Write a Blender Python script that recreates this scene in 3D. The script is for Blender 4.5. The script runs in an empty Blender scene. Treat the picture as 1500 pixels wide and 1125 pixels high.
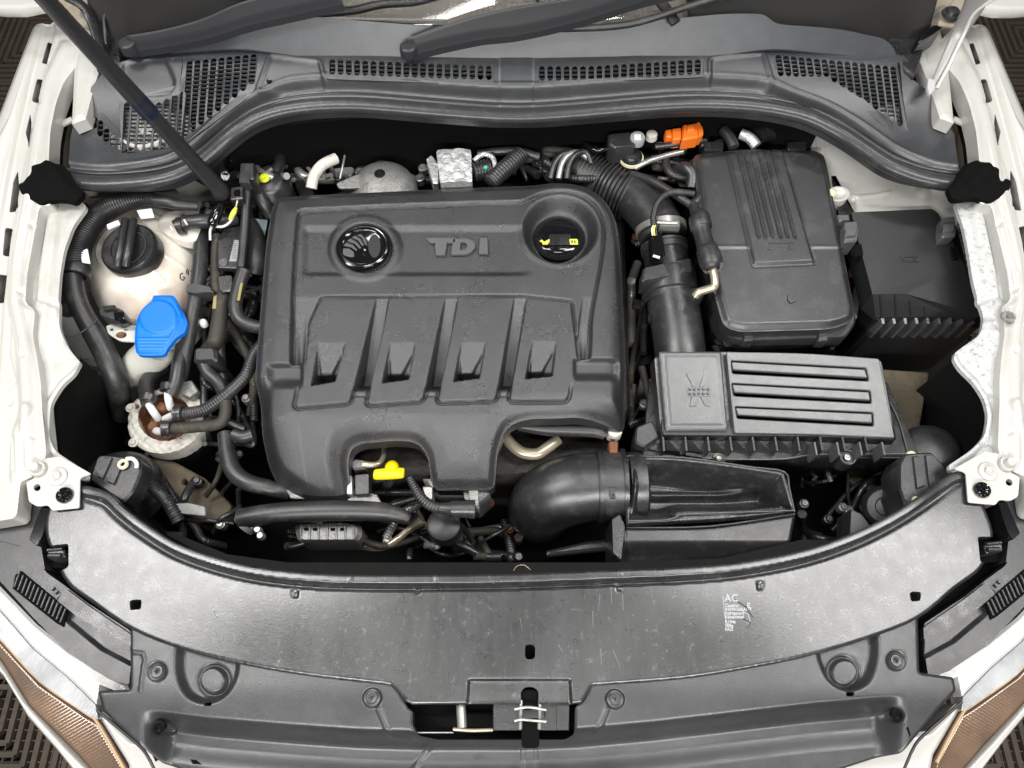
import bpy, math, random
import numpy as np
from math import radians, sin, cos, pi
random.seed(7); np.random.seed(7)
SC = bpy.context.scene
# ------------------------------------------------------------------ camera
TILT = radians(25); FPX = 1083.0; DIST = 1.083
DIR = np.array([0, sin(TILT), -cos(TILT)]); UP = np.array([0, cos(TILT), sin(TILT)]); RT = np.array([1.0, 0, 0])
CAM = -DIR * DIST
cam = bpy.data.cameras.new("camera"); cam_o = bpy.data.objects.new("camera", cam); SC.collection.objects.link(cam_o)
cam_o.location = CAM; cam_o.rotation_euler = (TILT, 0, 0)
cam.sensor_width = 36; cam.lens = 36 * FPX / 1500; cam.clip_start = 0.01; cam.clip_end = 100
SC.camera = cam_o
# ------------------------------------------------------------------ light (garage lamps and added rear fills, no daylight)
w = bpy.data.worlds.new("World"); SC.world = w; w.use_nodes = True
w.node_tree.nodes["Background"].inputs[0].default_value = (0.93, 0.97, 1.0, 1)
w.node_tree.nodes["Background"].inputs[1].default_value = 0.055
SC.view_settings.view_transform = 'Standard'; SC.view_settings.look = 'None'; SC.view_settings.exposure = 0.0; SC.view_settings.gamma = 1.0
def lamp(name, loc, target, sx, sy, power, col=(1, 0.985, 0.96)):
    l = bpy.data.lights.new(name, 'AREA'); l.shape = 'RECTANGLE'; l.size = sx; l.size_y = sy; l.energy = power; l.color = col
    o = bpy.data.objects.new(name, l); SC.collection.objects.link(o); o.location = loc
    from mathutils import Vector
    o.rotation_euler = (Vector(target) - Vector(loc)).to_track_quat('-Z', 'Y').to_euler()
for lx, ly, lz, tx, sx, sy, pw in ((-1.08, -0.02, 1.7, -.35, 0.36, 1.1, 25), (1.12, -0.02, 1.7, .35, 0.32, 1.1, 21), (-0.45, -1.45, 1.15, -.1, 0.8, 0.14, 21), (0.55, -1.45, 1.15, .1, 0.8, 0.14, 18),
                                   (-0.95, 1.0, 1.7, -.3, 0.4, 0.3, 8), (0.95, 1.05, 1.7, .3, 0.4, 0.3, 6), (0.05, -0.5, 1.8, 0, 0.7, 0.10, 4), (0.45, 0.42, 1.9, .3, 0.5, 0.08, 4), (-0.45, 0.42, 1.9, -.3, 0.5, 0.08, 3)):  # last two are fills added to brighten the white turret panels
    lamp("tube_and_fill_lamp", (lx, ly, lz), (tx, 0.1, 0), sx, sy, pw)
# ------------------------------------------------------------------ projection helpers: a photo pixel on the level z -> a place in metres
def P(px, py, z):
    px = np.asarray(px, float); py = np.asarray(py, float); z = np.asarray(z, float)
    a = (px - 750) / FPX; b = (562.5 - py) / FPX
    dx = a; dy = DIR[1] + b * UP[1]; dz = DIR[2] + b * UP[2]
    t = (z - CAM[2]) / dz
    return np.stack([CAM[0] + dx * t, CAM[1] + dy * t, z + 0 * t], -1)
def S(px, py, z):
    return float(np.dot(P(px, py, z) - CAM, DIR)) / FPX
def ss(a, b, x):
    t = np.clip((x - a) / (b - a), 0, 1); return t * t * (3 - 2 * t)
def sd(poly, X, Y, closed=True):
    p = np.array(poly, float)[:, :2]; q = np.roll(p, -1, 0)
    if not closed: p0, q0 = p[:-1], p[1:]
    else: p0, q0 = p, q
    d = np.full(X.shape, 1e18)
    for (ax, ay), (bx, by) in zip(p0, q0):
        ex, ey = bx - ax, by - ay; L = ex * ex + ey * ey + 1e-12
        t = np.clip(((X - ax) * ex + (Y - ay) * ey) / L, 0, 1)
        d = np.minimum(d, (X - ax - t * ex) ** 2 + (Y - ay - t * ey) ** 2)
    d = np.sqrt(d)
    if not closed: return d
    ins = np.zeros(X.shape, bool)
    for (ax, ay), (bx, by) in zip(p, q):
        c = ((ay > Y) != (by > Y)); 
        xi = (bx - ax) * (Y - ay) / ((by - ay) if by != ay else 1e-12) + ax
        ins ^= c & (X < xi)
    return np.where(ins, -d, d)
def rp(poly, r, n=5):
    """round the corners of a polygon; r a number or a list"""
    out = []; N = len(poly)
    for i in range(N):
        p = np.array(poly[i][:2], float); a = np.array(poly[i - 1][:2], float); b = np.array(poly[(i + 1) % N][:2], float)
        rr = (r[i] if i < len(r) else r[-1]) if isinstance(r, (list, tuple)) else r
        va, vb = a - p, b - p; la, lb = np.linalg.norm(va), np.linalg.norm(vb)
        k = min(rr, la * .49, lb * .49)
        if k < .05: k = .05
        A = p + va / la * k; B = p + vb / lb * k
        for j in range(n + 1):
            t = j / n; out.append(tuple((1 - t) ** 2 * A + 2 * t * (1 - t) * p + t * t * B))
    return out
def cr(pts, n=6, closed=False):
    p = np.array(pts, float); N = len(p); out = []
    rng = range(N) if closed else range(N - 1)
    for i in rng:
        if closed: a, b, c, d = p[i - 1], p[i], p[(i + 1) % N], p[(i + 2) % N]
        else: a, b, c, d = p[max(i - 1, 0)], p[i], p[i + 1], p[min(i + 2, N - 1)]
        for j in range(n):
            t = j / n
            out.append(.5 * (2 * b + (c - a) * t + (2 * a - 5 * b + 4 * c - d) * t * t + (3 * b - a - 3 * c + d) * t ** 3))
    if not closed: out.append(p[-1])
    return [tuple(o) for o in out]
def ell(cx, cy, rx, ry=None, n=28, a0=0, a1=2 * pi, rot=0):
    ry = ry or rx; full = abs(a1 - a0 - 2 * pi) < 1e-6
    o = []
    for i in range(n if full else n + 1):
        a = a0 + (a1 - a0) * i / n; x, y = rx * cos(a), ry * sin(a)
        o.append((cx + x * cos(rot) - y * sin(rot), cy + x * sin(rot) + y * cos(rot)))
    return o
def capsule(x0, y0, x1, y1, r, n=5):
    a = math.atan2(y1 - y0, x1 - x0)
    return ell(x1, y1, r, r, n, a - pi / 2, a + pi / 2) + ell(x0, y0, r, r, n, a + pi / 2, a + 3 * pi / 2)
def mir(x, y):
    """the same feature on the other side of the car"""
    return (2 * (748 + (y - 60) * 0.028) - x, y - (y - 125) * 0.013)
def M(poly, f): return [mir(*p[:2]) for p in poly] if f else list(poly)
# ------------------------------------------------------------------ object output
ORG = {}
def tag(o, label=None, cat=None, group=None, kind=None):
    for k, v in (('label', label), ('category', cat), ('group', group), ('kind', kind)):
        if v: o[k] = v
def thing(name, label, cat, px, py, z, group=None, kind=None):
    o = bpy.data.objects.new(name, None); o.empty_display_size = .02; SC.collection.objects.link(o)
    l = P(px, py, z); o.location = l; ORG[o.name] = l; tag(o, label, cat, group, kind); return o
def emit(name, V, F, mat, par=None, label=None, cat=None, group=None, kind=None, smooth=True, sharp=None):
    V = np.asarray(V, float)
    if par is not None: org = ORG[par.name]
    else: org = np.array([(V[:, 0].min() + V[:, 0].max()) / 2, (V[:, 1].min() + V[:, 1].max()) / 2, V[:, 2].min()])
    me = bpy.data.meshes.new(name)
    W = V - org
    if isinstance(F, np.ndarray):
        n = len(F); me.vertices.add(len(W)); me.vertices.foreach_set("co", W.astype(np.float32).ravel())
        me.loops.add(n * 4); me.loops.foreach_set("vertex_index", F.astype(np.int32).ravel())
        me.polygons.add(n); me.polygons.foreach_set("loop_start", np.arange(0, n * 4, 4, dtype=np.int32))
        me.update(calc_edges=True); me.validate()
    else:
        me.from_pydata([tuple(v) for v in W], [], F); me.update()
    if smooth: me.polygons.foreach_set("use_smooth", [True] * len(me.polygons))
    if sharp is not None: me.set_sharp_from_angle(angle=radians(sharp))
    me.materials.append(mat)
    o = bpy.data.objects.new(name, me); SC.collection.objects.link(o)
    if par is not None: o.parent = par
    else: o.location = org
    ORG[o.name] = org; tag(o, label, cat, group, kind); return o
def bz(base, X, Y): return base(X, Y) if callable(base) else np.full(np.shape(X), float(base))
def mapv(X, Y, H, base):
    V = P(X, Y, bz(base, X, Y)); V[..., 2] += np.asarray(H) * .001; return V
def hf(name, poly, base, hfun, mat, res=2.0, holes=(), skirt=20, hskirt=None, **k):
    """moulded sheet: plan outline + relief in mm, with a real turned-down edge"""
    poly = np.array([p[:2] for p in poly], float)
    x0, y0 = poly.min(0) - res; x1, y1 = poly.max(0) + res
    xs = np.arange(x0, x1 + res, res); ys = np.arange(y0, y1 + res, res); nx, ny = len(xs), len(ys)
    def field(X, Y):
        d = sd(poly, X, Y)
        for h in holes: d = np.maximum(d, -sd(h, X, Y))
        return d
    CX, CY = np.meshgrid((xs[:-1] + xs[1:]) / 2, (ys[:-1] + ys[1:]) / 2)
    keep = field(CX, CY) < 0
    cnt = np.zeros((ny, nx), int)
    for a in (0, 1):
        for b in (0, 1): cnt[a:ny - 1 + a, b:nx - 1 + b] += keep
    X, Y = np.meshgrid(xs, ys); X = X.copy(); Y = Y.copy()
    bd = (cnt > 0) & (cnt < 4)
    for it in range(3):
        bx, by = X[bd], Y[bd]; e = .05
        f = field(bx, by); gx = (field(bx + e, by) - f) / e; gy = (field(bx, by + e) - f) / e; g = gx * gx + gy * gy + 1e-6
        st = np.clip(f / g, -res, res)
        X[bd] = bx - st * gx; Y[bd] = by - st * gy
    used = cnt > 0; idx = -np.ones((ny, nx), int); idx[used] = np.arange(used.sum())
    ux, uy = X[used], Y[used]
    H = hfun(ux, uy) if hfun else np.zeros_like(ux)
    V = mapv(ux, uy, H, base)
    j, i = np.nonzero(keep)
    F = np.stack([idx[j + 1, i], idx[j + 1, i + 1], idx[j, i + 1], idx[j, i]], -1)
    # skirt
    K = np.pad(keep, 1); E = []
    for (dj, di, A, B) in ((-1, 0, (0, 0), (0, 1)), (1, 0, (1, 1), (1, 0)), (0, -1, (1, 0), (0, 0)), (0, 1, (0, 1), (1, 1))):
        jj, ii = np.nonzero(keep & ~K[1 + dj:ny + dj, 1 + di:nx + di])
        E.append(np.stack([idx[jj + A[0], ii + A[1]], idx[jj + B[0], ii + B[1]]], -1))
    E = np.concatenate(E)
    if skirt and len(E):
        u, inv = np.unique(E.ravel(), return_inverse=True); inv = inv.reshape(E.shape); n0 = len(V); m = len(u)
        top = V[u].copy(); bot = V[u].copy(); dep = np.full(m, float(skirt))
        if holes and hskirt is not None: dep[np.abs(sd(poly, ux[u], uy[u])) > 1.5 * res] = hskirt
        bot[:, 2] -= dep * .001
        V = np.concatenate([V, top, bot])
        F = np.concatenate([F, np.stack([n0 + inv[:, 0], n0 + inv[:, 1], n0 + m + inv[:, 1], n0 + m + inv[:, 0]], -1)])
    return emit(name, V, F, mat, **k)
def plate(name, poly, base, th, mat, holes=(), bev=1.0, up=0.0, sharp=35, **k):
    """flat part with thickness th (mm) below its level, rounded edges bev (mm), holes cut through"""
    cu = bpy.data.curves.new("c", 'CURVE'); cu.dimensions = '2D'; cu.fill_mode = 'BOTH'
    for pl in [poly] + list(holes):
        s = cu.splines.new('POLY'); s.points.add(len(pl) - 1); s.use_cyclic_u = True
        for q, p in enumerate(pl): s.points[q].co = (p[0], -p[1], 0, 1)
    bev = min(bev, th / 2 - .01)
    cu.extrude = th / 2 - bev; cu.bevel_depth = bev; cu.bevel_resolution = 1; cu.offset = -bev
    ob = bpy.data.objects.new("c", cu); me = bpy.data.meshes.new_from_object(ob)
    n = len(me.vertices); co = np.zeros(n * 3, np.float32); me.vertices.foreach_get("co", co); co = co.reshape(-1, 3).astype(float)
    F = [tuple(p.vertices) for p in me.polygons]
    V = mapv(co[:, 0], -co[:, 1], co[:, 2] - th / 2 + up, base)
    bpy.data.objects.remove(ob); bpy.data.curves.remove(cu); bpy.data.meshes.remove(me)
    return emit(name, V, F, mat, sharp=sharp, **k)
def weld_path(path, n):
    a = [tuple(p) for p in path]
    return np.array(cr(a, n)) if n > 1 else np.array(a, float)
def tubeVF(path, r, n=6, seg=14, corr=0, ca=.14, flat=1.0, caps=True):
    p = weld_path(path, n)   # px,py,z
    R = np.array([q[3] for q in p]) if p.shape[1] > 3 else np.full(len(p), float(r))
    W = P(p[:, 0], p[:, 1], p[:, 2]); sc = np.array([S(*q[:3]) for q in p]); R = R * sc
    if corr:
        L = np.concatenate([[0], np.cumsum(np.linalg.norm(np.diff(W, axis=0), axis=1))]); st = corr * sc.mean()
        m = max(8, int(L[-1] / st) * 4); s = np.linspace(0, L[-1], m)
        W = np.stack([np.interp(s, L, W[:, i]) for i in range(3)], -1); R = np.interp(s, L, R)
        R = R * (1 + ca * np.array([(0, 1, 1, 0)[i % 4] for i in range(m)]) - ca / 2)
    T = np.gradient(W, axis=0); T /= np.linalg.norm(T, axis=1)[:, None] + 1e-12
    N = np.cross(T[0], [0, 0, 1.0]); 
    if np.linalg.norm(N) < .1: N = np.cross(T[0], [1.0, 0, 0])
    N /= np.linalg.norm(N); V = []
    a = np.arange(seg) * 2 * pi / seg
    for i in range(len(W)):
        N = N - T[i] * np.dot(N, T[i]); N /= np.linalg.norm(N); B = np.cross(T[i], N)
        V.append(W[i] + R[i] * (np.cos(a)[:, None] * N + flat * np.sin(a)[:, None] * B))
    V = np.concatenate(V); F = []
    for i in range(len(W) - 1):
        for j in range(seg):
            F.append((i * seg + j, i * seg + (j + 1) % seg, (i + 1) * seg + (j + 1) % seg, (i + 1) * seg + j))
    if caps: F.append(tuple(range(seg))[::-1]); F.append(tuple((len(W) - 1) * seg + j for j in range(seg)))
    return V, F
def tube(name, path, r, mat, n=6, seg=14, corr=0, ca=.14, flat=1.0, caps=True, sharp=50, **k):
    V, F = tubeVF(path, r, n, seg, corr, ca, flat, caps)
    return emit(name, V, F, mat, sharp=sharp, **k)
def lathe(name, c, prof, mat, axis=(0, 0, 1), seg=32, sharp=38, sy=1.0, **k):
    """turned part: prof = [(radius_px, height_mm), ...] from the top centre outwards and down"""
    o = P(*c); s = S(*c); ax = np.array(axis, float); ax /= np.linalg.norm(ax)
    u = np.cross(ax, [0, 1.0, 0]); 
    if np.linalg.norm(u) < .1: u = np.cross(ax, [1.0, 0, 0])
    u /= np.linalg.norm(u); v = np.cross(ax, u); a = np.arange(seg) * 2 * pi / seg; V = []
    for r, h in prof:
        V.append(o + ax * h * .001 + r * s * (np.cos(a)[:, None] * u + sy * np.sin(a)[:, None] * v))
    V = np.concatenate(V); F = []
    for i in range(len(prof) - 1):
        for j in range(seg): F.append((i * seg + j, (i + 1) * seg + j, (i + 1) * seg + (j + 1) % seg, i * seg + (j + 1) % seg))
    return emit(name, V, F, mat, sharp=sharp, **k)
def loft(name, rings, mat, caps=(True, True), sharp=35, smooth=True, **k):
    """rings: list of closed outlines [(px,py,z)...] with equal counts, from the top down"""
    V = np.concatenate([P(*np.array(r, float).T) for r in rings]); n = len(rings[0]); F = []
    for i in range(len(rings) - 1):
        for j in range(n): F.append((i * n + j, (i + 1) * n + j, (i + 1) * n + (j + 1) % n, i * n + (j + 1) % n))
    if caps[0]: F.append(tuple(range(n)))
    if caps[1]: F.append(tuple((len(rings) - 1) * n + j for j in range(n))[::-1])
    return emit(name, V, F, mat, sharp=sharp, smooth=smooth, **k)
def drop(poly, z0, z1, f=0.0):
    """outline straight below (world) an outline traced at level z0; f shrinks it towards its centre"""
    W = P(*np.array([(p[0], p[1], z0) for p in poly], float).T); W[:, 2] = z1
    c = W.mean(0); W = c + (W - c) * (1 - f); W[:, 2] = z1; return W
def block(name, poly, z0, z1, mat, bev=2.0, f=0.0, sharp=35, **k):
    """solid with a traced top and straight (or drafted) sides, bevelled top edge"""
    A = P(*np.array([(p[0], p[1], z0) for p in poly], float).T); c = A.mean(0); b = bev * .001
    A1 = c + (A - c) * (1 - b / max(1e-3, np.linalg.norm((A - c)[:, :2], axis=1).mean())); A1[:, 2] = z0
    A2 = A.copy(); A2[:, 2] = z0 - b
    B = drop(poly, z0, z1, f); V = np.concatenate([A1, A2, B]); n = len(poly); F = [tuple(range(n))]
    for i in (0, 1):
        for j in range(n): F.append((i * n + j, (i + 1) * n + j, (i + 1) * n + (j + 1) % n, i * n + (j + 1) % n))
    F.append(tuple(2 * n + j for j in range(n))[::-1])
    # orientation fix
    ar = sum(poly[i][0] * poly[(i + 1) % n][1] - poly[(i + 1) % n][0] * poly[i][1] for i in range(n))
    if ar > 0: F = [f_[::-1] for f_ in F]
    return emit(name, V, F, mat, sharp=sharp, **k)
def join(name, parts, mat, **k):
    V = []; F = []; o = 0
    for v, f in parts: V.append(v); F += [tuple(i + o for i in q) for q in f]; o += len(v)
    return emit(name, np.concatenate(V), F, mat, **k)
def boxVF(c, sx, sy, sz, rz=0, tilt=0):
    """small block at photo point c=(px,py,z); sizes px,px,mm"""
    o = P(*c); s = S(*c); V = []
    for z in (0, -sz * .001):
        for a, b in ((-1, -1), (1, -1), (1, 1), (-1, 1)):
            x, y = a * sx / 2 * s, b * sy / 2 * s
            V.append(o + [x * cos(rz) - y * sin(rz), x * sin(rz) + y * cos(rz), z])
    return np.array(V), [(0, 1, 2, 3), (7, 6, 5, 4), (0, 4, 5, 1), (1, 5, 6, 2), (2, 6, 7, 3), (3, 7, 4, 0)]
# ------------------------------------------------------------------ materials
def mat(name, col, rough=.5, metal=0, grain=0, gscale=900, mott=0, mscale=25, mcol=None, rvar=0, spec=.5, coat=0, sss=0, alpha=1, trans=0, scratch=0, dirt=0, dcol=(.25, .2, .14), dscale=40, stretch=None, bump2=0, b2scale=60, rscale=30):
    m = bpy.data.materials.new(name); m.use_nodes = True; nt = m.node_tree; b = nt.nodes["Principled BSDF"]
    N = nt.nodes.new; L = nt.links.new
    b.inputs["Base Color"].default_value = (*col, 1); b.inputs["Roughness"].default_value = rough; b.inputs["Metallic"].default_value = metal
    b.inputs["Specular IOR Level"].default_value = spec; b.inputs["Coat Weight"].default_value = coat; b.inputs["Coat Roughness"].default_value = .08
    b.inputs["Transmission Weight"].default_value = trans; b.inputs["Alpha"].default_value = alpha
    if sss: b.inputs["Subsurface Weight"].default_value = sss; b.inputs["Subsurface Radius"].default_value = (1, .6, .4); b.inputs["Subsurface Scale"].default_value = .02
    tc = N("ShaderNodeTexCoord"); src = tc.outputs["Object"]
    if stretch:
        mp = N("ShaderNodeMapping"); mp.inputs["Scale"].default_value = stretch; L(src, mp.inputs[0]); src2 = mp.outputs[0]
    else: src2 = src
    def noise(sc, det=4, s=None, rg=.6):
        n = N("ShaderNodeTexNoise"); n.inputs["Scale"].default_value = sc; n.inputs["Detail"].default_value = det; n.inputs["Roughness"].default_value = rg; L(s or src, n.inputs["Vector"]); return n.outputs[0]
    def ramp(f, a, c):
        r = N("ShaderNodeMapRange"); r.inputs[1].default_value = a; r.inputs[2].default_value = c; L(f, r.inputs[0]); return r.outputs[0]
    def mix(fac, A, B):
        x = N("ShaderNodeMix"); x.data_type = 'RGBA'
        if isinstance(fac, float): x.inputs[0].default_value = fac
        else: L(fac, x.inputs[0])
        for v, s in ((A, 6), (B, 7)):
            if isinstance(v, tuple): x.inputs[s].default_value = (*v, 1)
            else: L(v, x.inputs[s])
        return x.outputs[2]
    cur = col
    if mott or mcol:
        mc = mcol or tuple(min(1, c * (1 + mott)) for c in col)
        cur = mix(ramp(noise(mscale, 6, src2, .65), .38, .68), cur, mc)
    if scratch:
        mp = N("ShaderNodeMapping"); mp.inputs["Scale"].default_value = (9, 1.2, 1); mp.inputs["Rotation"].default_value = (0, 0, .2); L(src, mp.inputs[0])
        f1 = ramp(noise(28, 8, mp.outputs[0], .75), .60, .80)
        f2 = ramp(noise(120, 5, src, .7), .60, .78)
        ml = N("ShaderNodeMath"); ml.operation = 'MAXIMUM'; L(f1, ml.inputs[0]); L(f2, ml.inputs[1])
        m2 = N("ShaderNodeMath"); m2.operation = 'MULTIPLY'; m2.inputs[1].default_value = scratch; L(ml.outputs[0], m2.inputs[0])
        cur = mix(m2.outputs[0], cur, (.42, .43, .44))
    if dirt:
        f = ramp(noise(dscale, 8, src, .75), .52, .66); m2 = N("ShaderNodeMath"); m2.operation = 'MULTIPLY'; m2.inputs[1].default_value = dirt; L(f, m2.inputs[0])
        cur = mix(m2.outputs[0], cur, dcol)
    if not isinstance(cur, tuple): L(cur, b.inputs["Base Color"])
    if rvar:
        r = N("ShaderNodeMapRange"); r.inputs[1].default_value = .3; r.inputs[2].default_value = .7; r.inputs[3].default_value = rough - rvar; r.inputs[4].default_value = rough + rvar
        L(noise(rscale, 6, src, .7), r.inputs[0]); L(r.outputs[0], b.inputs["Roughness"])
    last = None
    if grain:
        bp = N("ShaderNodeBump"); bp.inputs["Strength"].default_value = grain; bp.inputs["Distance"].default_value = .0006; L(noise(gscale, 2), bp.inputs["Height"]); last = bp
    if bump2:
        bp = N("ShaderNodeBump"); bp.inputs["Strength"].default_value = bump2; bp.inputs["Distance"].default_value = .004; L(noise(b2scale, 5), bp.inputs["Height"])
        if last: L(last.outputs[0], bp.inputs["Normal"])
        last = bp
    if last: L(last.outputs[0], b.inputs["Normal"])
    return m
# ================================================================== MATERIALS
m_cover = mat("grained_grey_plastic", (.024, .024, .026), .30, grain=1.2, gscale=900, mott=.4, mscale=14, rvar=.06, rscale=20, spec=1.0, dirt=.045, dcol=(.08, .08, .08), dscale=30)
m_cover2 = mat("fine_grey_plastic", (.11, .11, .113), .34, grain=.4, gscale=900)
m_cowl = mat("cowl_plastic", (.026, .028, .032), .36, grain=.4, gscale=800, dirt=.3, dcol=(.085, .085, .085), dscale=14, spec=.9)
m_black = mat("black_plastic", (.018, .018, .019), .30, grain=.3, gscale=500, dirt=.35, dcol=(.09, .085, .078), dscale=45, rvar=.1, spec=.7)
m_black2 = mat("satin_black_plastic", (.026, .026, .028), .32, grain=.35, gscale=700, dirt=.35, dcol=(.10, .10, .095), dscale=30, rvar=.08, spec=.8)
m_batt = mat("battery_plastic", (.022, .022, .024), .36, grain=.5, gscale=500, dirt=.5, dcol=(.08, .08, .08), dscale=28, rvar=.08, spec=.9)
m_fuse = mat("fuse_plastic", (.020, .020, .021), .36, grain=.4, gscale=900, spec=.9)
m_air = mat("airbox_plastic", (.085, .087, .09), .32, grain=.4, gscale=600, dirt=.25, dcol=(.035, .035, .035), dscale=60, rvar=.04, spec=.9)
m_gloss = mat("gloss_black", (.006, .006, .007), .09, spec=.8)
m_rubber = mat("rubber", (.024, .024, .025), .42, grain=.25, gscale=400, dirt=.45, dcol=(.11, .10, .09), dscale=30, rvar=.1, spec=.7)
m_seal = mat("seal_rubber", (.036, .036, .038), .30, dirt=.3, dcol=(.11, .11, .11), dscale=50, stretch=(1, 8, 1), bump2=.15)
m_hose = mat("cloth_hose", (.035, .032, .026), .62, grain=.6, gscale=700, dirt=.5, dcol=(.14, .12, .06), dscale=60)
m_foam_void = mat("black_foam_and_void", (.004, .004, .004), .9, spec=.1)  # also the painted-in dark of slots, wells and cavities
m_dark = mat("dark_metal_and_shade", (.006, .006, .006), .7, spec=.2, dirt=.4, dcol=(.02, .017, .013), dscale=12)  # near-black tone also holds the shade of the deep bay
m_engine = mat("oily_engine", (.018, .016, .014), .55, dirt=.5, dcol=(.05, .04, .03), dscale=25, bump2=.6)
m_white = mat("white_body_paint", (.56, .555, .525), .20, coat=.6, mcol=(.52, .51, .475), mscale=5, dirt=.10, dcol=(.30, .27, .22), dscale=60)
m_whiteo = mat("glossy_outer_paint", (.60, .59, .56), .18, coat=.8)
m_whited = mat("dusty_white_paint", (.50, .50, .47), .42, dirt=.35, dcol=(.30, .27, .22), dscale=16, rvar=.1)
m_whites = mat("speckled_white_paint", (.52, .53, .52), .4, dirt=.7, dcol=(.10, .09, .07), dscale=130)
m_brown = mat("dusty_shadowed_paint", (.36, .31, .24), .5, dirt=.4, dcol=(.2, .15, .10), dscale=20)  # brownish shadow of the deep gutters put into the colour, plus dust
m_mud = mat("dirty_brown_metal", (.13, .105, .07), .7, dirt=.6, dcol=(.04, .03, .02), dscale=22, bump2=.4)
m_slam = mat("scuffed_grey_plastic", (.012, .0125, .013), .29, grain=.2, gscale=420, mcol=(.030, .032, .033), mscale=14, scratch=.40, rvar=.03, rscale=60, dirt=.14, dcol=(.08, .084, .084), dscale=120, spec=1.0, stretch=(2.6, .45, 1))
m_grille = mat("front_cover_plastic", (.024, .025, .027), .36, grain=.35, gscale=900, mott=.5, mscale=8, rvar=.06, spec=.9, dirt=.2, dcol=(.08, .08, .08), dscale=35)
m_alu = mat("cast_aluminium", (.30, .30, .29), .42, metal=.5, grain=1.0, gscale=300, dirt=.5, dcol=(.07, .06, .05), dscale=60, bump2=.3, b2scale=120)
m_steel = mat("zinc_steel", (.42, .42, .40), .3, metal=.6, dirt=.3, dcol=(.12, .08, .05), dscale=90)
m_brass = mat("passivated_steel_pipe", (.52, .46, .34), .25, metal=.6, dirt=.3, dcol=(.12, .08, .05))
m_foil = mat("crumpled_foil", (.72, .73, .73), .22, metal=.6, bump2=1.0, b2scale=130)
m_milk = mat("milky_plastic", (.78, .75, .68), .2, sss=.5, mscale=6, mcol=(.70, .58, .49), dirt=.35, dcol=(.46, .35, .26), dscale=8, rvar=.06, coat=.3)
m_milk2 = mat("clear_milky_plastic", (.66, .66, .60), .35, sss=.3, dirt=.25, dcol=(.3, .27, .2), dscale=30)
m_blue = mat("blue_plastic", (.0, .17, .72), .45, dirt=.12, dcol=(.05, .2, .5))
m_yellow = mat("yellow_plastic", (.95, .72, .0), .35)
m_yg = mat("lime_plastic", (.70, .78, .05), .4)
m_orange = mat("orange_plastic", (.95, .20, .02), .4)
m_label = mat("white_label", (.75, .76, .76), .5)
m_labelb = mat("pale_blue_label", (.55, .68, .75), .5)
m_ink = mat("black_ink", (.03, .03, .03), .6)
m_inky = mat("yellow_ink", (.75, .75, .10), .5)
m_print = mat("faded_yellow_print", (.30, .27, .10), .6)
m_inkw = mat("grey_white_ink", (.33, .34, .35), .5)
m_scuff = mat("pale_scratch", (.30, .31, .31), .5)
m_rust = mat("rusty_metal", (.16, .06, .025), .75, dirt=.7, dcol=(.35, .18, .10), dscale=60, bump2=.7)
m_oldw = mat("grimy_white_metal", (.66, .63, .57), .6, dirt=.55, dcol=(.18, .14, .10), dscale=90)
m_cream = mat("cream_plastic", (.75, .70, .45), .4)
m_chrome = mat("dark_chrome", (.16, .16, .17), .18, metal=1)
m_badge = mat("smoked_chrome", (.12, .12, .125), .25, metal=.3)
m_wipe = mat("wiper_paint", (.030, .031, .034), .42, grain=.15)
m_frit = mat("ceramic_black_glass", (.042, .045, .050), .33, mott=.3, mscale=30, grain=.3, gscale=700, spec=.5)
m_amber = mat("amber_indicator_glass", (.085, .072, .062), .12, coat=1, metal=.2, mcol=(.24, .15, .095), mscale=6)
m_refl = mat("headlight_reflector", (.42, .43, .45), .2, metal=.4, coat=1, mcol=(.70, .71, .72), mscale=12)
m_reflw = mat("bright_lens_strip", (.66, .66, .63), .2, coat=1, mcol=(.48, .48, .46), mscale=20)
m_tile = mat("floor_tile_plastic", (.085, .068, .050), .55, dirt=.4, dcol=(.16, .13, .10), dscale=20)
m_floor = mat("dark_floor", (.022, .018, .014), .8)
m_knit = mat("ribbed_grey_fabric", (.25, .235, .205), .85, grain=1, gscale=300)
m_int = mat("shaded_cabin_trim", (.007, .006, .005), .6)
m_glass = mat("windscreen_glass", (1, 1, 1), .02, trans=1)
m_glass.node_tree.nodes["Principled BSDF"].inputs["IOR"].default_value = 1.3
m_copper = mat("copper_wire", (.6, .35, .15), .4, metal=.5)

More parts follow.
